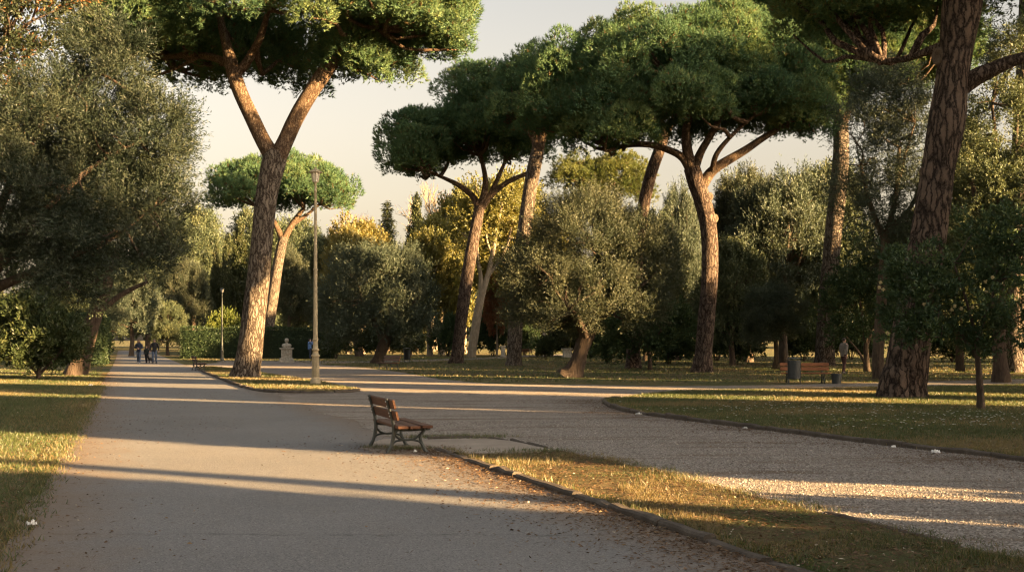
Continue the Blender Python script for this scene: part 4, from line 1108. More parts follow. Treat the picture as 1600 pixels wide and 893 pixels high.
SHR = "shrubs along the far edge of the lawns"
def shr(kind, px, Y, top, wpx, label, rz=0): return at(kind, px, Y, top, wpx, label, rz, 0, SHR)
shr('laurelbush', 700, 118, 492, 60, "dark bush left of the pale forked tree's foot", .3)
shr('laurelbush', 770, 120, 485, 64, "dark bush right of the pale forked tree's foot", 1.3)
shr('shrub', 640, 110, 500, 60, "dark bush right behind the round dark olive", 2.3)
shr('shrub', 590, 112, 505, 70, "dark bush left behind the round dark olive", 3.3)
shr('shrub', 853, 98, 524, 38, "small round bush alone on the lawn left of the twisted olive", 4.3)
shr('laurelbush', 950, 82, 500, 80, "dark bush right behind the twisted olive trunk", .9)
shr('laurelbush', 1045, 80, 505, 90, "dark bush left of the broad pine's foot", 1.9)
shr('laurelbush', 1150, 78, 495, 90, "dark bush right of the broad pine's foot", 2.9)
shr('shrub', 1120, 92, 490, 100, "tall dark bush behind the broad pine's foot", 3.9)
shr('shrub', 1255, 92, 500, 80, "dark bush behind the slatted bench", 4.9)
shr('shrub', 1330, 98, 505, 70, "dark bush behind the person on the right lawn", 5.9)
shr('laurelbush', 1490, 88, 500, 110, "dark bush between the massive pine and the thin laurel", .1)
shr('shrub', 1560, 90, 500, 90, "dark bush left of the last pine trunk", 1.1)
shr('laurelbush', 820, 125, 505, 60, "dark bush behind the bright bare pine trunk", 2.1)
shr('shrub', 890, 118, 500, 80, "dark bush left behind the twisted olive trunk", 3.1)
shr('shrub', 525, 102, 506, 52, "rounded glossy bush at the right end of the clipped hedge", 4.1)
shr('shrub', 155, 100, 515, 60, "bush behind the left hedge", 5.1)

# far wood that closes the horizon
def far_wood():
    r = np.random.default_rng(77); mb = MB(); lob = []
    for k in range(120):
        px = -500 + k * 22 + r.normal() * 8; Y = r.uniform(195, 260)
        x = (px - 800) / FPX * Y; h = r.uniform(7.5, 13.0) * (1.25 if px > 880 else 1)
        lob.append(((x, Y, h * .52), (r.uniform(4, 6), 4, h * .52)))
    m, C = leaf_crown(r, lob, 3200, 1.6, 10, 7, .7, .4, up=.3, tl=1.4, shell=.5, tvar=.2, tri=True)
    return tag(m.build("far_wood", M['far']), "dark far off wood closing the view behind all the lawns", "wood", None, "stuff")
far_wood()

# ------------------------------------------------------------------ clipped hedges
def hedge(label, pts, w, h, seed, dens=230, name="hedge"):
    r = np.random.default_rng(seed); P = np.array(pts, float); base = P[0].copy()
    root = empty(name, (base[0], base[1], 0), 0, label, "hedge")
    mb = MB(); sm = MB()
    for a, b in zip(P[:-1], P[1:]):
        d = b - a; ln = np.linalg.norm(d); t = d / ln; nn = np.array([t[1], -t[0]])
        c = (a + b) / 2 - base; ang = math.atan2(t[1], t[0])
        box(mb, (c[0], c[1], h / 2 - .08), (ln - .3, w - .34, h - .26), RZ(ang), 0.05)
        for (side, area) in (('f', ln * h), ('b', ln * h), ('t', ln * w), ('e0', w * h), ('e1', w * h)):
            n = int(area * dens)
            u = r.uniform(0, 1, n); v = r.uniform(0, 1, n)
            if side in 'fb':
                s = 1 if side == 'f' else -1
                p = np.stack([u * ln, np.full(n, s * w / 2), v * h], 1); o = np.tile([0, s, .25], (n, 1))
            elif side == 't': p = np.stack([u * ln, (v - .5) * w, np.full(n, h)], 1); o = np.tile([0, 0, 1.0], (n, 1))
            else:
                s = -1 if side == 'e0' else 1
                p = np.stack([np.full(n, 0 if s < 0 else ln), (u - .5) * w, v * h], 1); o = np.tile([s, 0, .25], (n, 1))
            bump = .07 * np.sin(p[:, 0] * 1.7 + seed) + .06 * np.sin(p[:, 2] * 3.1 + p[:, 0]) + r.normal(size=n) * .05 - .08 * r.uniform(size=n)
            p = p + o * bump[:, None]; dd = unit(o * .7 + r.normal(size=(n, 3)) * .7)
            wd = np.stack([p[:, 0] * t[0] + p[:, 1] * nn[0] * -1, p[:, 0] * t[1] + p[:, 1] * nn[1] * -1, p[:, 2]], 1) + np.array([*(a - base), 0])
            dw = np.stack([dd[:, 0] * t[0] - dd[:, 1] * nn[0], dd[:, 0] * t[1] - dd[:, 1] * nn[1], dd[:, 2]], 1)
            leaves(mb, r, wd, dw, r.uniform(.10, .2, n), r.uniform(.05, .09, n), np.clip(.5 + .22 * r.normal(size=n), 0, 1))
        for k in range(int(ln / .6)):
            q = a - base + t * (k * .6 + .3) + nn * r.normal() * .1
            tube(sm, [(q[0], q[1], -.05), (q[0] + r.normal() * .05, q[1], h * .4)], [.04, .03], 6, 3, 0, r)
    mb.build("foliage", M['hedge'], root); sm.build("stems", M['bark_dark'], root)
    return root
ha = W(286, 530, 104)[:2]; hb = W(520, 530, 104)[:2]
hedge("long clipped dark green hedge behind the forked pine and the statue", [tuple(ha), tuple(hb)], 1.6, 2.65, 31, 150)
hl0 = road_xy(road_left(84) - 1.6, 80); hl1 = road_xy(road_left(84) - 1.6, 98)
hedge("tall clipped hedge on the left of the road beside the leaning trunk", [tuple(hl0), tuple(hl1)], 2.2, 3.2, 32, 150)

# ------------------------------------------------------------------ unseen trees added towards the sun to shade the paths and pines
OFF = "unseen trees added on the sunny side for shade"
offi = 0
def off(kind, p, q, h, w, rz=0, var=0):
    global offi; offi += 1
    x, y = PQ(p, q)
    return place(kind, x, y, h, w, "unseen tree added right of the paths to shade them", rz, var, OFF)
for p, q, h, w in [(-12, 20, 10, 9), (-5.5, 18, 10, 9), (1.0, 20, 9.5, 8.5), (5.6, 17, 10, 7.5), (-2, 27, 12, 9), (4, 27, 11, 8)]:
    off('holm', p, q, h, w, p, 0)
for p, q, h in [(9.05, 15.0, 10.5), (7.6, 16, 10), (14.9 + .3, 19, 10.5), (16.4, 18, 10)]:
    off('cypress', p, q, h, 2.2, p)
off('cypress', 10.95, 22, 9, .62); off('shrub', 12.1, 6.2, 2.1, 2.3); off('shrub', 10.6, 7.0, 2.2, 2.0); off('bare', 13.9, 6.6, 2.9, 2.6); off('bare', 14.9, 7.2, 3.0, 2.2); off('olive', 13.6, 9.5, 2.4, 1.5)
off('cypress', 34.7, 5, 18, 2.6); off('cypress', 36.0, 5.5, 21, 2.4)
for p, q, h, w in [(15.9, 20, 13.6, 3.5), (18.8, 24, 13.2, 5)]: off('holm', p, q, h, w, p, 1)
for p, q, h, w in [(18.6, 19, 12, 6.0), (21.2, 22, 13, 6.0), (27.8, 20, 13, 6), (29.0, 16, 12, 4.2), (20, 14, 8, 6), (28.5, 13, 8, 6)]:
    off('holm', p, q, h, w, p * 2, 1)
for p, q, h in [(23.2, 18, 12), (25.6, 18, 12), (39.7, 12, 10.5)]:
    off('cypress', p, q, h, 2.2, p)
for p, q, h, w in [(57.3, 12, 11.2, 3.4), (43, 14, 11, 6.6), (49.6, 12, 11.5, 6.6), (52.5, 12, 12.5, 7.5), (61.0, 10, 18, 5.5), (70, 6, 18, 6.5), (75.8, 8, 12.5, 7), (81.5, 8, 14, 7), (90, 8, 14, 10), (98, 10, 14, 10), (107, 10, 14, 10)]:
    off('holm', p, q, h, w, p * 3, 0)
def shade_pine(p, q, seed, zb, zt, R):  # unseen pine, added so its crown shades visible crowns and trunks
    x, y = PQ(p, q); r = np.random.default_rng(seed)
    root = empty("umbrella_pine", (x, y, 0), 0, "unseen umbrella pine added at the right to shade the pines in view", "pine tree", OFF)
    tm = MB(); tube(tm, [(0, 0, -.1), (.2, .1, 4), (0, 0, zb - 2), (0, 0, zb + 1)], [.55, .42, .36, .2], 16, 24, .08, r)
    cm, C = pine_crown(r, [(0, 0, zb, zt, R, R)], 1.4, 130, 6, .42, .06, 1.0, .3)
    branch_fan(tm, r, [(0, 0, zb - 2), (0, 0, zb - .5)], C[r.permutation(len(C))[:30]], .14, .03, .05)
    tm.build("trunk", M['bark_pine'], root, True); cm.build("crown", M['pine'], root)
shade_pine(53, 3, 61, 14.5, 19.0, 5.6); shade_pine(60, 5, 62, 15.5, 20.0, 4.6); shade_pine(39, 0, 63, 11.5, 15.5, 3.3)
# ------------------------------------------------------------------ benches
def bench_meshes():
    fr = MB(); bl = MB()
    w = .052
    def bar(pts, rad, yw=w, seg=8, rings=14):
        t = MB(); P = [(p[0], 0, p[1]) for p in pts]
        R = rad if hasattr(rad, "__len__") else [rad] * len(P)
        tube(t, P, R, seg, rings, 0)
        for k in range(len(t.v)): t.v[k] = t.v[k] * np.array([1, yw / 2 / max(np.mean(R), .001) * 1.0, 1])
        fr.merge(t)
    bar([(-.03, .012), (.02, .10), (.055, .24), (.06, .36), (.045, .46), (.0, .62), (-.045, .775)], [.030, .026, .028, .028, .024, .021, .018])
    bar([(.53, .012), (.485, .09), (.445, .19), (.455, .27), (.50, .335)], [.030, .024, .024, .024, .022])
    bar([(.05, .345), (.28, .335), (.58, .345)], .020)
    bar([(.055, .30), (.12, .225), (.20, .195), (.30, .195), (.38, .22), (.45, .28)], .016)
    bar([(.03, .13), (.09, .18), (.20, .195)], .014); bar([(.485, .09), (.42, .17), (.30, .195)], .014)
    box(fr, (-.025, 0, .008), (.11, .075, .016)); box(fr, (.53, 0, .008), (.11, .075, .016))
    ellipsoid(bl, (0, 0, 0), (.008, .011, .012), 8, 5)
    seat = MB(); back = MB()
    for x, z in ((.14, .385), (.315, .382), (.49, .388)):
        box(seat, (x, 0, z), (.150, 1.72, .042), None, .5, .008)
    tilt = RY(-.26)
    for x, z in ((.012, .705), (.055, .545)):
        box(back, (x, 0, z), (.038, 1.72, .130), tilt, .5, .008)
    return fr.mesh("leg_frame", M['iron'], False), bl.mesh("bolt", M['bolt'], True), seat.mesh("seat", M['bench_wood']), back.mesh("backrest", M['bench_wood'])
BM = bench_meshes()
def bench(x, y, rz, label, s=1.0, orange=False, ly=1.0):
    root = empty("park_bench", (x, y, 0.0), rz, label, "bench", "park benches")
    root.scale = (s, s * ly, s)
    for sy in (-.62, .62):
        f = link("leg_frame", BM[0], root); f.location = (0, sy, 0)
        for x, z in ((-.058, .735), (-.010, .575), (.0, .53), (-.040, .67)):
            b = link("bolt", BM[1], f); b.location = (x, 0, z)
        for x in (.14, .32, .50):
            b = link("bolt", BM[1], f); b.location = (x, -.034, .352)
    for nm, me in (("seat", BM[2]), ("backrest", BM[3])):
        o = link(nm, me, root)
        if orange:
            o.material_slots[0].link = 'OBJECT'; o.material_slots[0].material = M['bench_wood_orange']
    return root
bench(-1.96, 17.80, road_rot, "dark slatted bench with cast iron legs beside the kerb, nearest of all", 1.03)
x, y = G(609, 577.5); bench(x + .15, y, math.pi + .62, "small empty bench with curved back in front of the round dark olive", 1.0)
x, y = G(303, 578.5); bench(x, y, road_rot + .08, "far bench at the left tip of the grass island facing the statue", .98)
x, y = G(1262, 599); bench(x, y + .55, -math.pi / 2 - .06, "orange slatted bench with the grey bin in front of it, below the straight pine", 1.0, True, 1.06)
x, y = G(817, 558.0); bench(x, y, math.pi / 2, "tiny pale bench far away beside the bright bare pine trunk", 1.0)

# ------------------------------------------------------------------ lamp posts
def lamp(x, y, label, Hs=1.0, paint='lamp_paint', slim=1.0):
    root = empty("street_lamp", (x, y, 0), .2, label, "street lamp")
    root.scale = (slim, slim, Hs)
    b = MB()
    lathe(b, [(.001, 0), (.20, 0), (.205, .05), (.185, .09), (.19, .16), (.165, .20), (.145, .24), (.135, .28)], 8)
    for k in range(12):                     # fluted lower shaft
        a = k * math.pi / 6
        tube(b, [(.112 * math.cos(a), .112 * math.sin(a), .24), (.105 * math.cos(a), .105 * math.sin(a), 1.03)], [.030, .026], 6, 4, 0)
    lathe(b, [(.115, .24), (.105, 1.03)], 24)
    lathe(b, [(.12, 1.02), (.15, 1.04), (.16, 1.07), (.15, 1.10), (.115, 1.12), (.105, 1.16), (.10, 1.24), (.125, 1.26), (.135, 1.285), (.125, 1.31), (.095, 1.34), (.09, 1.62), (.105, 1.64), (.105, 1.67), (.08, 1.70)], 24)
    b.build("base", M[paint], root, True)
    s = MB()
    lathe(s, [(.082, 1.69), (.074, 2.4), (.066, 4.2), (.052, 6.4), (.045, 7.1), (.06, 7.12), (.06, 7.16), (.042, 7.18), (.036, 7.40), (.06, 7.43), (.09, 7.46), (.001, 7.465)], 20)
    lathe(s, [(.074, 4.20), (.086, 4.22), (.086, 4.26), (.066, 4.28)], 20)
    s.build("post", M[paint], root, True)
    g = MB(); lathe(g, [(.001, 7.462), (.10, 7.464), (.155, 7.80), (.001, 7.802)], 8); gl = g.build("lantern_glass", M['lamp_glass'], root)
    c = MB()
    for k in range(8):
        a = k * math.pi / 4
        tube(c, [(.105 * math.cos(a), .105 * math.sin(a), 7.45), (.160 * math.cos(a), .160 * math.sin(a), 7.80)], [.009, .009], 5, 3, 0)
    lathe(c, [(.158, 7.79), (.235, 7.80), (.24, 7.82), (.15, 7.90), (.06, 7.94), (.03, 7.96), (.035, 8.0), (.001, 8.03)], 16)
    c.build("lantern_cap", M[paint], root, False)
    return root
x, y = G(493, 600.5); lamp(x, y, "tall ochre lamp post with fluted base on the grass island", .992)
x, y = G(347, 562.5); lamp(x, y, "thin grey lamp post far behind the island, in front of the clipped hedge", .72, 'lamp_grey', .8)

# ------------------------------------------------------------------ bins, plinths
def bin_big(x, y, label, s=1.0, rz=0):
    root = empty("litter_bin", (x, y, 0), rz, label, "litter bin"); root.scale = (s, s, s)
    b = MB()
    lathe(b, [(.001, .20), (.21, .20), (.225, .22), (.24, .86), (.235, .88), (.20, .88), (.19, .40), (.001, .40)], 20)
    for z in (.30, .78): lathe(b, [(.229 + (z - .22) * .023, z - .015), (.238 + (z - .22) * .023, z), (.229 + (z - .22) * .023, z + .015)], 20)
    b.build("drum", M['bin'], root, False)
    for sx in (-1, 1):
        p = MB(); tube(p, [(sx * .25, 0, 0), (sx * .26, 0, .5), (sx * .255, 0, .97)], [.017, .017, .017], 8, 8, 0); box(p, (sx * .25, 0, .006), (.10, .10, .012)); p.build("leg", M['bin'], root)
    l = MB(); lathe(l, [(.001, 1.0), (.27, .965), (.275, .95), (.262, .945), (.001, .95)], 20); l.build("lid", M['bin'], root)
    return root
x, y = G(1240, 600); bin_big(x, y - .1, "grey green bin on legs in front of the orange slatted bench", 1.0, .3)
x, y = G(636, 566); bin_big(x, y, "dark bin on the lawn right of the small empty bench", 1.05, .9)
x, y = G(1307, 599)
bk = empty("bucket", (x, y, 0), 0, "low dark bucket standing right of the orange slatted bench", "bucket")
m = MB(); lathe(m, [(.001, .0), (.155, .0), (.16, .02), (.20, .34), (.215, .345), (.215, .375), (.19, .375), (.15, .06), (.001, .06)], 20); m.build("tub", M['bin'], bk, False)
m = MB(); tube(m, [(-.21, 0, .36), (-.17, .1, .30), (0, .205, .27), (.17, .1, .30), (.21, 0, .36)], [.006] * 5, 5, 14, 0); m.build("handle", M['bolt'], bk)
def plinth(x, y, label, w, h):
    root = empty("stone_plinth", (x, y, 0), .15, label, "plinth")
    m = MB(); box(m, (0, 0, .06), (w * 1.25, w * 1.25, .14), None, .5, .015); box(m, (0, 0, h / 2), (w, w, h - .02), None, .5, .02); m.build("block", M['stone'], root)
    m = MB(); box(m, (0, 0, h + .04), (w * 1.35, w * 1.35, .10), None, .5, .02); m.build("cap", M['stone'], root)
x, y = G(886, 558); plinth(x, y, "small stone plinth far behind the twisted olive trunk", .7, .75)
x, y = G(786, 557.5); plinth(x, y, "thin stone post with a cap on the far path left of the bare pine trunk", .36, .95)

# ------------------------------------------------------------------ bust on a pedestal
def remesh(mb, name, mat, parent, voxel, smooth=2):
    me = mb.mesh(name, mat, True)
    o = link(name, me, parent)
    md = o.modifiers.new("r", 'REMESH'); md.mode = 'VOXEL'; md.voxel_size = voxel; md.use_smooth_shade = True
    if smooth:
        sm = o.modifiers.new("s", 'SMOOTH'); sm.iterations = smooth; sm.factor = .5
    dg = bpy.context.evaluated_depsgraph_get(); dg.update()
    nm = bpy.data.meshes.new_from_object(o.evaluated_get(dg))
    o.modifiers.clear(); o.data = nm; nm.name = name
    if not nm.materials: nm.materials.append(mat)
    return o
x, y = G(448, 566.5)
st = empty("bust_statue", (x, y, 0), .12, "weathered stone bust on a carved pedestal in front of the clipped hedge", "statue")
m = MB(); box(m, (0, 0, .10), (1.02, .80, .20), None, .5, .02); box(m, (0, 0, .25), (.88, .66, .12), None, .5, .03); box(m, (-.40, -.30, .20), (.16, .16, .30), None, .5, .03); box(m, (.40, -.30, .20), (.16, .16, .30), None, .5, .03); m.build("plinth", M['stone'], st)
m = MB(); box(m, (0, 0, .62), (.74, .54, .66), None, .5, .02)
for k in range(7):
    a = math.pi * (k / 6); ellipsoid(m, (.22 * math.cos(a), -.275, .74 - .17 * math.sin(a)), (.06, .045, .06), 8, 6)
ellipsoid(m, (0, -.275, .72), (.09, .05, .10), 10, 7); m.build("pedestal", M['stone'], st)
m = MB(); box(m, (0, 0, .965), (.86, .66, .05), None, .5, .015); box(m, (0, 0, 1.02), (.98, .76, .075), None, .5, .02); m.build("cornice", M['stone'], st)
m = MB()
ellipsoid(m, (0, 0, 1.20), (.31, .19, .20)); ellipsoid(m, (-.20, 0, 1.22), (.14, .15, .14)); ellipsoid(m, (.20, 0, 1.22), (.14, .15, .14)); ellipsoid(m, (0, -.06, 1.18), (.22, .17, .16)); box(m, (0, 0, 1.09), (.44, .30, .10))
tube(m, [(0, .0, 1.3), (0, -.01, 1.48)], [.085, .075], 12, 6, 0)
ellipsoid(m, (0, -.02, 1.57), (.105, .125, .15)); ellipsoid(m, (0, -.06, 1.50), (.075, .085, .075)); ellipsoid(m, (0, -.15, 1.56), (.02, .03, .035)); ellipsoid(m, (0, .02, 1.63), (.14, .15, .11))
ellipsoid(m, (-.115, .0, 1.56), (.03, .06, .08)); ellipsoid(m, (.115, .0, 1.56), (.03, .06, .08)); ellipsoid(m, (-.045, -.125, 1.585), (.028, .02, .012)); ellipsoid(m, (.045, -.125, 1.585), (.028, .02, .012)); ellipsoid(m, (0, -.135, 1.50), (.035, .02, .012))
for k in range(9): ellipsoid(m, (-.24 + .06 * k, -.17 - .03 * math.sin(k), 1.16 + .03 * math.cos(k * 2)), (.03, .03, .09))
remesh(m, "bust", M['stone'], st, .014, 1)

# ------------------------------------------------------------------ people and the dog
def person(x, y, rz, label, hgt, top, legs, pose, hair='hair', shoe='shoe', long_hair=False, group=None):
    """faces local -y; pose gives joints: step (hip swing), elbows and hands for both arms, head turn"""
    root = empty("person", (x, y, 0), rz, label, "person", group)
    k = hgt / 1.75; root.scale = (k, k, k)
    st_ = pose.get("step", .16); A = pose["arms"]; lean = pose.get("lean", 0)
    hip = [np.array([s * .09, 0, .93]) for s in (-1, 1)]
    foot = [np.array([s * .095, -s * st_, .075 + (.03 if s < 0 else 0)]) for s in (-1, 1)]
    knee = [(h + f) / 2 + np.array([0, -.05 - .03 * abs(st_), .01]) for h, f in zip(hip, foot)]
    sh = [np.array([s * .185, .0 - lean, 1.42]) for s in (-1, 1)]
    el = [np.array(A[i][0]) for i in (0, 1)]; wr = [np.array(A[i][1]) for i in (0, 1)]
    hc = np.array([0, -.02 - lean * 1.2, 1.625]); ht = RZ(pose.get("turn", 0)) @ RX(pose.get("nod", 0))
    b = MB()
    # torso, neck, head
    tube(b, [(0, 0, .90), (0, .01, 1.05), (0, 0, 1.22), (0, -lean, 1.40), (0, -lean, 1.46)], [.135, .125, .135, .135, .07], 16, 16, 0)
    for s in (0, 1): tube(b, [(0, -lean, 1.41), sh[s]], [.10, .068], 10, 5, 0)
    tube(b, [(0, -lean * .9, 1.42), (0, -.01 - lean, 1.54)], [.062, .052], 10, 5, 0)
    def hp(v): return hc + ht @ np.array(v)
    ellipsoid(b, hp((0, .01, .015)), (.074, .095, .112), rot=ht); ellipsoid(b, hp((0, -.035, -.05)), (.055, .06, .06), rot=ht)
    tube(b, [hp((0, -.082, .025)), hp((0, -.108, -.018))], [.010, .017], 8, 4, 0)
    for s in (-1, 1): ellipsoid(b, hp((s * .077, .012, .0)), (.012, .024, .034), rot=ht); ellipsoid(b, hp((s * .03, -.082, .028)), (.022, .012, .009), rot=ht)
    ellipsoid(b, hp((0, -.090, -.048)), (.026, .012, .010), rot=ht)
    for s in (0, 1):
        tube(b, [sh[s], el[s]], [.056, .043], 12, 7, 0); tube(b, [el[s], wr[s]], [.043, .028], 12, 7, 0)
        d = unit(wr[s] - el[s]); d = unit(d + np.array(A[s][2]) if len(A[s]) > 2 else d)
        side = unit(np.cross(d, [0, 1, 0.2])); nn = np.cross(side, d)
        pc = wr[s] + d * .045
        Rm = np.stack([side, nn, d], 1)
        ellipsoid(b, pc, (.040, .017, .052), rot=Rm)
        cu = nn * (1 if s else 1)
        for q, ln in zip((-.030, -.010, .011, .030), (.066, .078, .073, .058)):
            p0 = pc + side * q * .9 + d * .035
            tube(b, [p0, p0 + d * ln * .5 - cu * .006, p0 + d * ln * .9 - cu * .028], [.0098, .009, .0072], 7, 6, 0)
        th = -1 if s else 1
        tube(b, [pc + side * .030 * th - d * .02, pc + side * .062 * th + d * .012, pc + side * .066 * th + d * .045 - cu * .012], [.013, .011, .009], 7, 6, 0)
        tube(b, [hip[s], knee[s]], [.088, .056], 12, 8, 0); tube(b, [knee[s], foot[s]], [.056, .036], 12, 8, 0)
        tube(b, [foot[s] + (0, .03, -.035), foot[s] + (0, -.06, -.04), foot[s] + (0, -.14, -.05)], [.036, .038, .026], 8, 6, 0)
    remesh(b, "body", M['skin'], root, .0085, 1)
    j = MB()
    tube(j, [(0, .0, .86), (0, .01, 1.05), (0, 0, 1.22), (0, -lean, 1.40), (0, -lean, 1.475)], [.165, .15, .16, .155, .085], 18, 16, 0)
    for s in (0, 1):
        tube(j, [(0, -lean, 1.405), sh[s]], [.118, .086], 12, 5, 0)
        tube(j, [sh[s], el[s]], [.076, .060], 12, 8, .04); tube(j, [el[s], wr[s] - unit(wr[s] - el[s]) * .02], [.060, .044], 12, 8, .04)
    remesh(j, "jacket", M[top], root, .014, 1)
    t = MB(); tube(t, [(0, 0, .84), (0, 0, .98)], [.145, .14], 16, 6, 0)
    for s in (0, 1):
        tube(t, [hip[s] + (0, 0, .02), knee[s]], [.104, .075], 12, 8, .03); tube(t, [knee[s], foot[s] + (0, .0, .005)], [.075, .058], 12, 8, .04)
    remesh(t, "trousers", M[legs], root, .014, 1)
    for s in (0, 1):
        f = MB(); c = foot[s]
        tube(f, [c + (0, .045, -.03), c + (0, -.06, -.032), c + (0, -.16, -.045)], [.044, .047, .030], 10, 8, 0)
        tube(f, [c + (0, 0, .03), c + (0, .005, -.02)], [.046, .044], 10, 4, 0)
        box(f, c + (0, -.055, -.067), (.088, .25, .016), None, .5, .006)
        remesh(f, "shoe", M[shoe], root, .009, 1)
    h = MB(); ellipsoid(h, hp((0, .024, .042)), (.084, .098, .098), rot=ht); ellipsoid(h, hp((0, -.045, .098)), (.062, .045, .032), rot=ht)
    if long_hair:
        tube(h, [hp((0, .075, .03)), hp((0, .095, -.08)), hp((0, .085, -.19))], [.075, .075, .045], 10, 8, 0)
        for s in (-1, 1): tube(h, [hp((s * .075, .02, .05)), hp((s * .085, .02, -.06)), hp((s * .075, .03, -.15))], [.03, .03, .018], 8, 7, 0)
    remesh(h, "hair", M[hair], root, .011, 1)
    for s in (-1, 1):
        e = MB(); ellipsoid(e, hp((s * .031, -.086, .018)), (.012, .010, .008), 8, 6, rot=ht); e.build("eye", M['eye'], root, True)
    return root
rest = lambda sw=.05, out=.05: [((-.225 - out, .02 + sw * .5, 1.15), (-.235 - out, -.05 + sw, .90)), ((.225 + out, .02 - sw * .5, 1.15), (.235 + out, -.05 - sw, .90))]
FAM = "family walking down the road"
x, y = G(217, 567.5); person(x, y, .05, "person in navy jacket and jeans walking left of the child, arms folded in front", 1.64, 'navy', 'jeans',
       {"step": .13, "arms": [((-.27, -.02, 1.16), (-.06, -.19, 1.14)), ((.27, -.02, 1.15), (.08, -.21, 1.10))], "turn": .25}, 'hair_fair', 'shoe_white', True, FAM)
x, y = G(229, 567.2); person(x, y, -.1, "child in dark green coat walking between the two adults", 1.20, 'darkgreen', 'black', {"step": .15, "arms": rest(.10, .04)}, 'hair_fair', 'shoe', False, FAM)
x, y = G(241.5, 567.5); person(x, y, 0, "person in black sweater and faded jeans walking on the right of the child", 1.68, 'black', 'jeans', {"step": -.12, "arms": rest(-.10, .05), "turn": -.2}, 'hair', 'shoe', False, FAM)
x, y = G(484, 561); person(x, y, 2.2, "person in blue jacket raising a camera beside the lamp post", 1.72, 'blue', 'navy',
       {"step": .05, "arms": [((-.25, -.16, 1.27), (-.07, -.24, 1.50)), ((.25, -.16, 1.27), (.07, -.24, 1.50))], "nod": .1}, 'hair', 'shoe')
x, y = G(1318, 583.5); person(x, y, 2.1, "person in pale shirt and dark red trousers strolling under the laurel leaves", 1.72, 'shirt', 'maroon', {"step": .14, "arms": rest(.14, .06), "lean": .03}, 'hair', 'shoe')
cx_, cy_ = G(484, 561); cdir = RZ(2.2) @ np.array([0, -.26, 0])
cmr = empty("handheld_camera", (cx_ + cdir[0], cy_ + cdir[1], 1.475), 2.2, "black camera held to the face of the person in blue", "camera")
m = MB(); box(m, (0, 0, .04), (.13, .055, .08), None, .5, .01); m.build("camera_body", M['camera'], cmr); m = MB(); lathe(m, [(.001, 0), (.033, 0), (.036, .06), (.001, .06)], 14)
lo = m.build("lens", M['camera'], cmr); lo.location = (0, -.025, .035); lo.rotation_euler = (math.pi / 2, 0, 0)

x, y = G(235.5, 566.8)
dg_ = empty("dog", (x, y, 0), -.35, "small dark dog trotting beside the person in black sweater", "dog")
m = MB()
tube(m, [(0, .22, .30), (0, .10, .31), (0, -.08, .30), (0, -.20, .31)], [.075, .075, .10, .085], 12, 12, 0)
tube(m, [(0, -.20, .34), (0, -.28, .43)], [.07, .055], 10, 5, 0)
ellipsoid(m, (0, -.31, .46), (.062, .075, .062)); tube(m, [(0, -.34, .45), (0, -.44, .425)], [.040, .026], 10, 5, 0)
for s in (-1, 1):
    tube(m, [(s * .04, -.28, .51), (s * .055, -.275, .57)], [.026, .008], 8, 4, 0)
    tube(m, [(s * .06, -.16, .28), (s * .065, -.15 - s * .04, .15), (s * .065, -.17 - s * .05, .02), (s * .065, -.20 - s * .05, .012)], [.045, .026, .02, .018], 8, 10, 0)
    tube(m, [(s * .055, .20, .30), (s * .06, .15 + s * .03, .19), (s * .06, .26 + s * .03, .12), (s * .06, .24 + s * .04, .02), (s * .06, .21 + s * .04, .012)], [.065, .04, .022, .019, .018], 8, 12, 0)
tube(m, [(0, .27, .34), (0, .36, .44), (0, .36, .52)], [.026, .020, .010], 8, 7, 0)
remesh(m, "body", M['dogfur'], dg_, .010, 1)
m = MB(); ellipsoid(m, (0, -.455, .43), (.012, .010, .010), 8, 6); m.build("nose", M['eye'], dg_, True)
for s in (-1, 1):
    m = MB(); ellipsoid(m, (s * .03, -.375, .475), (.008, .008, .008), 8, 6); m.build("eye", M['eye'], dg_, True)

# ------------------------------------------------------------------ dropped papers
def paper(px, py, sz, label, seed):
    r = np.random.default_rng(seed); x, y = G(px, py)
    m = MB(); n, k = 9, 8
    u = np.linspace(-1, 1, n)[:, None].repeat(k, 1); v = np.linspace(-1, 1, k)[None].repeat(n, 0)
    z = .35 * np.abs(r.normal(size=(n, k))) + .25 * (1 - u ** 2) * (1 - v ** 2)
    V = np.stack([u + r.normal(size=u.shape) * .12, v * .7 + r.normal(size=u.shape) * .12, z], -1).reshape(-1, 3) * sz
    I = np.arange(n * k).reshape(n, k)
    m.add(V, np.stack([I[:-1, :-1], I[1:, :-1], I[1:, 1:], I[:-1, 1:]], -1).reshape(-1, 4))
    m.add(V + np.array([0, 0, .006]) * 1.0, np.stack([I[:-1, :-1], I[:-1, 1:], I[1:, 1:], I[1:, :-1]], -1).reshape(-1, 4))
    o = m.build("crumpled_paper", M['paper'], None); o.location = (x, y, .02); o.rotation_euler = (0, 0, r.uniform(0, 6))
    return tag(o, label, "litter", "scraps of white paper")
paper(142, 603, .07, "white paper scrap at the road's left edge below the leaning tree", 1)
paper(137, 581, .06, "white paper scrap on the grass at the leaning tree's foot", 2)
paper(49, 823, .035, "flat white paper scrap in the dirt at the lower left", 3)
paper(998, 649, .06, "white paper scrap on the gravel below the lawn's kerb tip", 4)
paper(1462, 709, .06, "white paper scrap against the right lawn's kerb near the frame's edge", 5)
paper(1164, 671, .045, "white paper scrap at the middle of the right lawn's kerb", 6)
paper(649, 708, .035, "small white scrap under the nearest bench's front leg", 7)
paper(1396, 701, .04, "white scrap at the kerb below the massive pine trunk", 8)

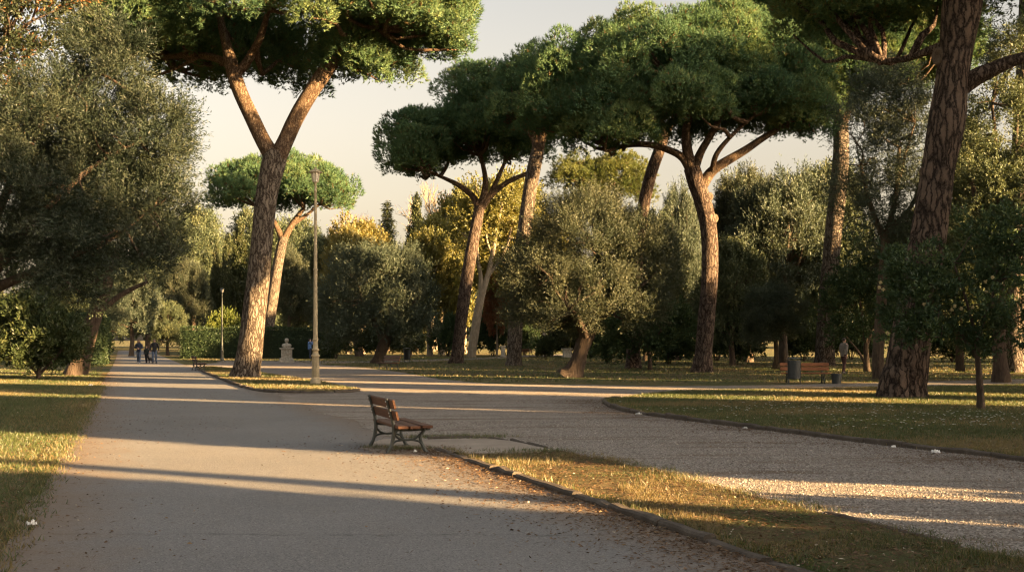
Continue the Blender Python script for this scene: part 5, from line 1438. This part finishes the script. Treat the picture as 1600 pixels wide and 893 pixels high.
# ------------------------------------------------------------------ grass, daisies, fallen leaves, pebbles
def vnoise(P, f, seed):
    r = np.random.default_rng(seed); z = np.zeros(len(P))
    for k in range(7):
        a = r.uniform(0, 6.28); ff = f * r.uniform(.5, 2.2)
        z += np.sin((P[:, 0] * math.cos(a) + P[:, 1] * math.sin(a)) * ff + r.uniform(0, 6.28))
    return z / 3.2
def scatter(r, poly, dens_fn, cap):
    poly = np.asarray(poly); lo = poly.min(0); hi = poly.max(0)
    n = cap; P = r.uniform(lo, hi, (n, 2))
    area = np.prod(hi - lo); base = n / area
    keep = r.uniform(size=n) < dens_fn(P) / base
    P = P[keep]
    return P[inside(P, poly)]
def blades(mb, r, P, z0, h, w, nb, green):
    n = len(P) * nb
    B = np.repeat(np.column_stack([P, np.full(len(P), z0)]), nb, 0) + np.column_stack([r.normal(size=(n, 2)) * .025, np.zeros(n)])
    d = unit(np.column_stack([r.normal(size=(n, 2)) * .55, np.ones(n)]))
    g = np.repeat(green, nb)
    T = np.where(r.uniform(size=n) < np.clip(.5 + .55 * g, .06, .96), r.uniform(.45, 1, n), r.uniform(0, .28, n))
    leaves(mb, r, B, d, h * r.uniform(.5, 1.3, n), np.full(n, w) * r.uniform(.7, 1.3, n), T, tri=True)
r = np.random.default_rng(900); gb = MB()
def frustum_ok(P, m=.06):
    return np.abs(P[:, 0]) < P[:, 1] * (800 / FPX + m) + .6
# near strip between road and gravel
P = scatter(r, st_poly, lambda P: 1500 * np.clip(10 / np.maximum(P[:, 1], 7), .4, 1.2) * (vnoise(P, 2.6, 5) > -.05) * np.where(vnoise(P, .9, 6) > -.5, 1.0, .35), 160000); P = P[frustum_ok(P)]
blades(gb, r, P, .012, .045, .006, 2, vnoise(P, 1.1, 6) - .22)
tall = P[(vnoise(P, 2.5, 9) > .35)]; blades(gb, r, tall[::2], .012, .085, .006, 2, vnoise(tall[::2], 1.1, 6) + .1)
# left lawn
ll = [tuple(road_xy(road_left(v) - .05, v)) for v in (8, 12, 20, 30, 45, 60)] + [(-30, 58), (-19, 36), (-10, 18), (-7, 9)]
P = scatter(r, ll, lambda P: 900 * np.clip(13 / P[:, 1], .12, 1.2) ** 1.3, 500000); P = P[frustum_ok(P)]
blades(gb, r, P, .0, .06, .009, 2, vnoise(P, .7, 7) + .40)
# right lawn
P = scatter(r, rl_poly, lambda P: 520 * np.clip(20 / P[:, 1], .15, 1.1) ** 1.6, 500000); P = P[frustum_ok(P)]
blades(gb, r, P, .016, .06, .012, 2, 1.5 * vnoise(P, .75, 8) + .40)
# island
P = scatter(r, isl_poly, lambda P: np.full(len(P), 110.0), 60000)
blades(gb, r, P, .016, .09, .022, 3, vnoise(P, .6, 9) - .1)
# far lawns
P = np.column_stack([r.uniform(-46, 52, 60000), r.uniform(46, 112, 60000)])
gp = np.array(gpts[:-11]); ok = ~inside(P, np.array(densify(gpts, 2.0))) & frustum_ok(P) & ((RN[0] * P[:, 0] + RN[1] * P[:, 1] > 4.6) | (RN[0] * P[:, 0] + RN[1] * P[:, 1] < -1.0))
P = P[ok]; blades(gb, r, P, 0, .09, .035, 2, vnoise(P, .3, 10) + .35)
e_line = np.array(st_poly[:len(st_poly) - 22]); i = r.integers(0, len(e_line) - 1, 5200); t = r.uniform(0, 1, (5200, 1))
Q = e_line[i] * (1 - t) + e_line[i + 1] * t + r.normal(size=(5200, 2)) * np.array([.16, .22]); Q = Q[frustum_ok(Q)]; Q = Q[vnoise(Q, 3.0, 31) > -.2]
blades(gb, r, Q, .01, .05, .006, 2, vnoise(Q, 1.1, 6) - .2)
n = 3600; v = r.uniform(8, 45, n); u = np.array([road_left(t) for t in v]) + r.normal(size=n) * .10
Q = np.array([road_xy(a, b) for a, b in zip(u, v)]); blades(gb, r, Q, .008, .065, .009, 3, vnoise(Q, .7, 7) + .3)
# weeds round the bench and along edges
for (px, py, n, sp) in [(640, 702, 160, .22), (668, 684, 120, .3), (720, 683, 160, .35), (760, 683, 90, .3), (600, 700, 50, .2), (860, 706, 120, .3), (800, 706, 60, .3), (460, 600, 60, .5)]:
    x, y = G(px, py); Q = np.column_stack([x + r.normal(size=n) * sp, y + r.normal(size=n) * sp * .5]); blades(gb, r, Q, .01, .07, .007, 3, np.full(n, .5))
# ragged tufts overlapping the lawns' kerbs
for line, off_, n, hh in ((rl_curve[18:], .12, 2600, .09), (np.array(kerb_near), .08, 900, .07)):
    i = r.integers(0, len(line) - 1, n); t = r.uniform(0, 1, (n, 1)); Q = line[i] * (1 - t) + line[i + 1] * t + np.abs(r.normal(size=(n, 2))) * off_
    blades(gb, r, Q, .02, hh, .010, 2, vnoise(Q, .8, 12) + .1)
tag(gb.build("grass", M['grass']), "short green and straw coloured grass growing on all the lawns", "grass", None, "stuff")

# daisies on the right lawn
db = MB()
for (px, py, n, sx, sy) in [(1290, 642, 90, 1.3, .9), (1540, 655, 110, 1.2, 1.0), (1400, 660, 60, 2.0, 1.2), (1100, 645, 30, 1.0, .6), (1290, 635, 40, 1.5, .8), (1500, 670, 40, 1.5, .8)]:
    x, y = G(px, py)
    for _ in range(n):
        c = np.array([x + r.normal() * sx, y + r.normal() * sy, .075 + r.uniform(0, .02)])
        if not inside(c[None, :2], np.array(rl_poly))[0]: continue
        a = r.uniform(0, 6.28, 1) + np.arange(6) * 1.047; d = np.column_stack([np.cos(a), np.sin(a), np.full(6, .25)])
        s = np.column_stack([-np.sin(a), np.cos(a), np.zeros(6)]) * .011; V = np.stack([c + 0 * d, c + d * .014 - s, c + d * .028, c + d * .014 + s], 1).reshape(-1, 3)
        db.add(V, np.arange(24).reshape(6, 4), r.uniform(0, 1))
tag(db.build("daisies", M['daisy']), "tiny white daisies sprinkled over the right lawn", "flowers", None, "stuff")

# fallen leaves and pine needles
lb = MB()
def flat(mb, r, P, z, L, Wd, T):
    n = len(P); a = r.uniform(0, 6.28, n); d = np.column_stack([np.cos(a), np.sin(a), r.normal(size=n) * .15]); d = unit(d)
    s = unit(np.column_stack([-np.sin(a), np.cos(a), r.normal(size=n) * .35])) * (Wd / 2)[:, None]
    B = np.column_stack([P, np.full(n, z)]) + np.array([0, 0, 1]) * r.uniform(0.002, .012, (n, 1)); mid = B + d * (L * .5)[:, None] + np.array([0, 0, .004])
    V = np.stack([B, mid - s, B + d * L[:, None], mid + s], 1).reshape(-1, 3); mb.add(V, np.arange(4 * n).reshape(-1, 4), np.repeat(T, 4))
def strew(P, z, big=.5):
    P = P[frustum_ok(P)]; n = len(P); k = r.uniform(size=n) < big
    T = np.clip(r.beta(2, 3, n) , 0, 1); T[r.uniform(size=n) < .03] = 1
    flat(lb, r, P[k], z, r.uniform(.02, .055, k.sum()), r.uniform(.010, .03, k.sum()), T[k])
    q = ~k; flat(lb, r, P[q], z, r.uniform(.06, .13, q.sum()), np.full(q.sum(), .005), T[q] * .8)
n = 12000; v = r.uniform(3, 17.4, n); u = np.array([road_right(t) for t in v]) - np.abs(r.exponential(.36, n)) - .02
strew(np.array([road_xy(a, b) for a, b in zip(u, v)]), .012, .45)
n = 7000; v = r.uniform(8, 62, n) ** 1.0; u = np.array([road_left(t) for t in v]) + r.exponential(.28, n) - .25
strew(np.array([road_xy(a, b) for a, b in zip(u, v)]), .012, .5)
n = 2600; v = r.uniform(9, 40, n); u = r.uniform(-2.6, 2.6, n); strew(np.array([road_xy(a, b) for a, b in zip(u, v)])[vnoise(np.column_stack([u, v]), 1.0, 3) > .1], .012, .75)
P = scatter(r, st_poly, lambda P: np.full(len(P), 950.0), 90000); strew(P, .018, .32)
P = scatter(r, ll, lambda P: 60 * np.clip(14 / P[:, 1], .1, 1), 60000); strew(P, .02, .7)
P = scatter(r, rl_poly, lambda P: 26 * np.clip(22 / P[:, 1], .2, 1), 60000); strew(P, .06, .9)
i = r.integers(0, 90, 5000); Q = rl_curve[18:][i] - np.abs(r.normal(size=(5000, 2))) * np.array([.6, .35]) - .05; strew(Q, .012, .35)
i = r.integers(0, 90, 7000); Q = rl_curve[18:][i] - np.abs(r.normal(size=(7000, 2))) * np.array([1.2, .9]) - .05; Q = Q[vnoise(Q * np.array([.4, 1.8]), 1.5, 44) > .0]; strew(Q, .012, .2)
x, y = G(640, 702); strew(np.column_stack([x + r.normal(size=500) * .45, y + r.normal(size=500) * .3]), .016, .6)
n = 6000; Q = np.column_stack([r.uniform(-8, 8, n), r.uniform(9, 40, n)]); Q = Q[inside(Q, np.array(densify(gpts, 1.0))) & (vnoise(Q * np.array([.5, 1.6]), 1.2, 21) > .15)]; strew(Q, .012, .45)
tag(lb.build("fallen_leaves", M['litter']), "brown fallen leaves and pine needles strewn along the paths' edges", "leaves", None, "stuff")

# pebbles on the gravel, nearest part
pb = MB(); n = 52000
Q = np.column_stack([r.uniform(-2, 9, n), 9 + 15 * r.uniform(0, 1, n) ** 1.3])
Q = Q[inside(Q, np.array(densify(gpts, 1.0))) & ~inside(Q, st_poly) & ~inside(Q, np.array(rl_poly)) & frustum_ok(Q) & ~inside(Q, np.array(sp_poly))]
rr = RN[0] * Q[:, 0] + RN[1] * Q[:, 1]; Q = Q[rr > 4.75]
n = len(Q); s = .006 + .012 * r.uniform(0, 1, n) ** 2.2 ; a = r.uniform(0, 6.28, n)
ax = np.column_stack([np.cos(a), np.sin(a), np.zeros(n)]) * (s * r.uniform(.8, 1.3, n))[:, None]; ay = np.column_stack([-np.sin(a), np.cos(a), np.zeros(n)]) * s[:, None]
c = np.column_stack([Q, np.full(n, .006)]); tz = np.array([0, 0, 1.0]) * (s * r.uniform(.5, .9, n))[:, None]
V = np.stack([c + ax, c + ay, c - ax, c - ay, c + tz + ax * .35 + ay * .1, c + tz - ax * .35], 1).reshape(-1, 3)
F = np.array([[0, 1, 4], [1, 5, 4], [1, 2, 5], [2, 3, 5], [3, 4, 5], [3, 0, 4]])
pb.add(V, (np.arange(n)[:, None, None] * 6 + F).reshape(-1, 3), np.repeat(r.uniform(0, 1, n), 6))
sm_ = NT("pebble_stone"); cc = sm_.ramp(sm_.attr("tint"), [(0, (.12, .10, .085)), (.5, (.23, .205, .175)), (1, (.38, .345, .30))]); M['pebble'] = sm_.princ(cc, .9, spec=.2)
tag(pb.build("pebbles", M['pebble']), "loose pale pebbles of the gravel plaza", "pebbles", None, "stuff")
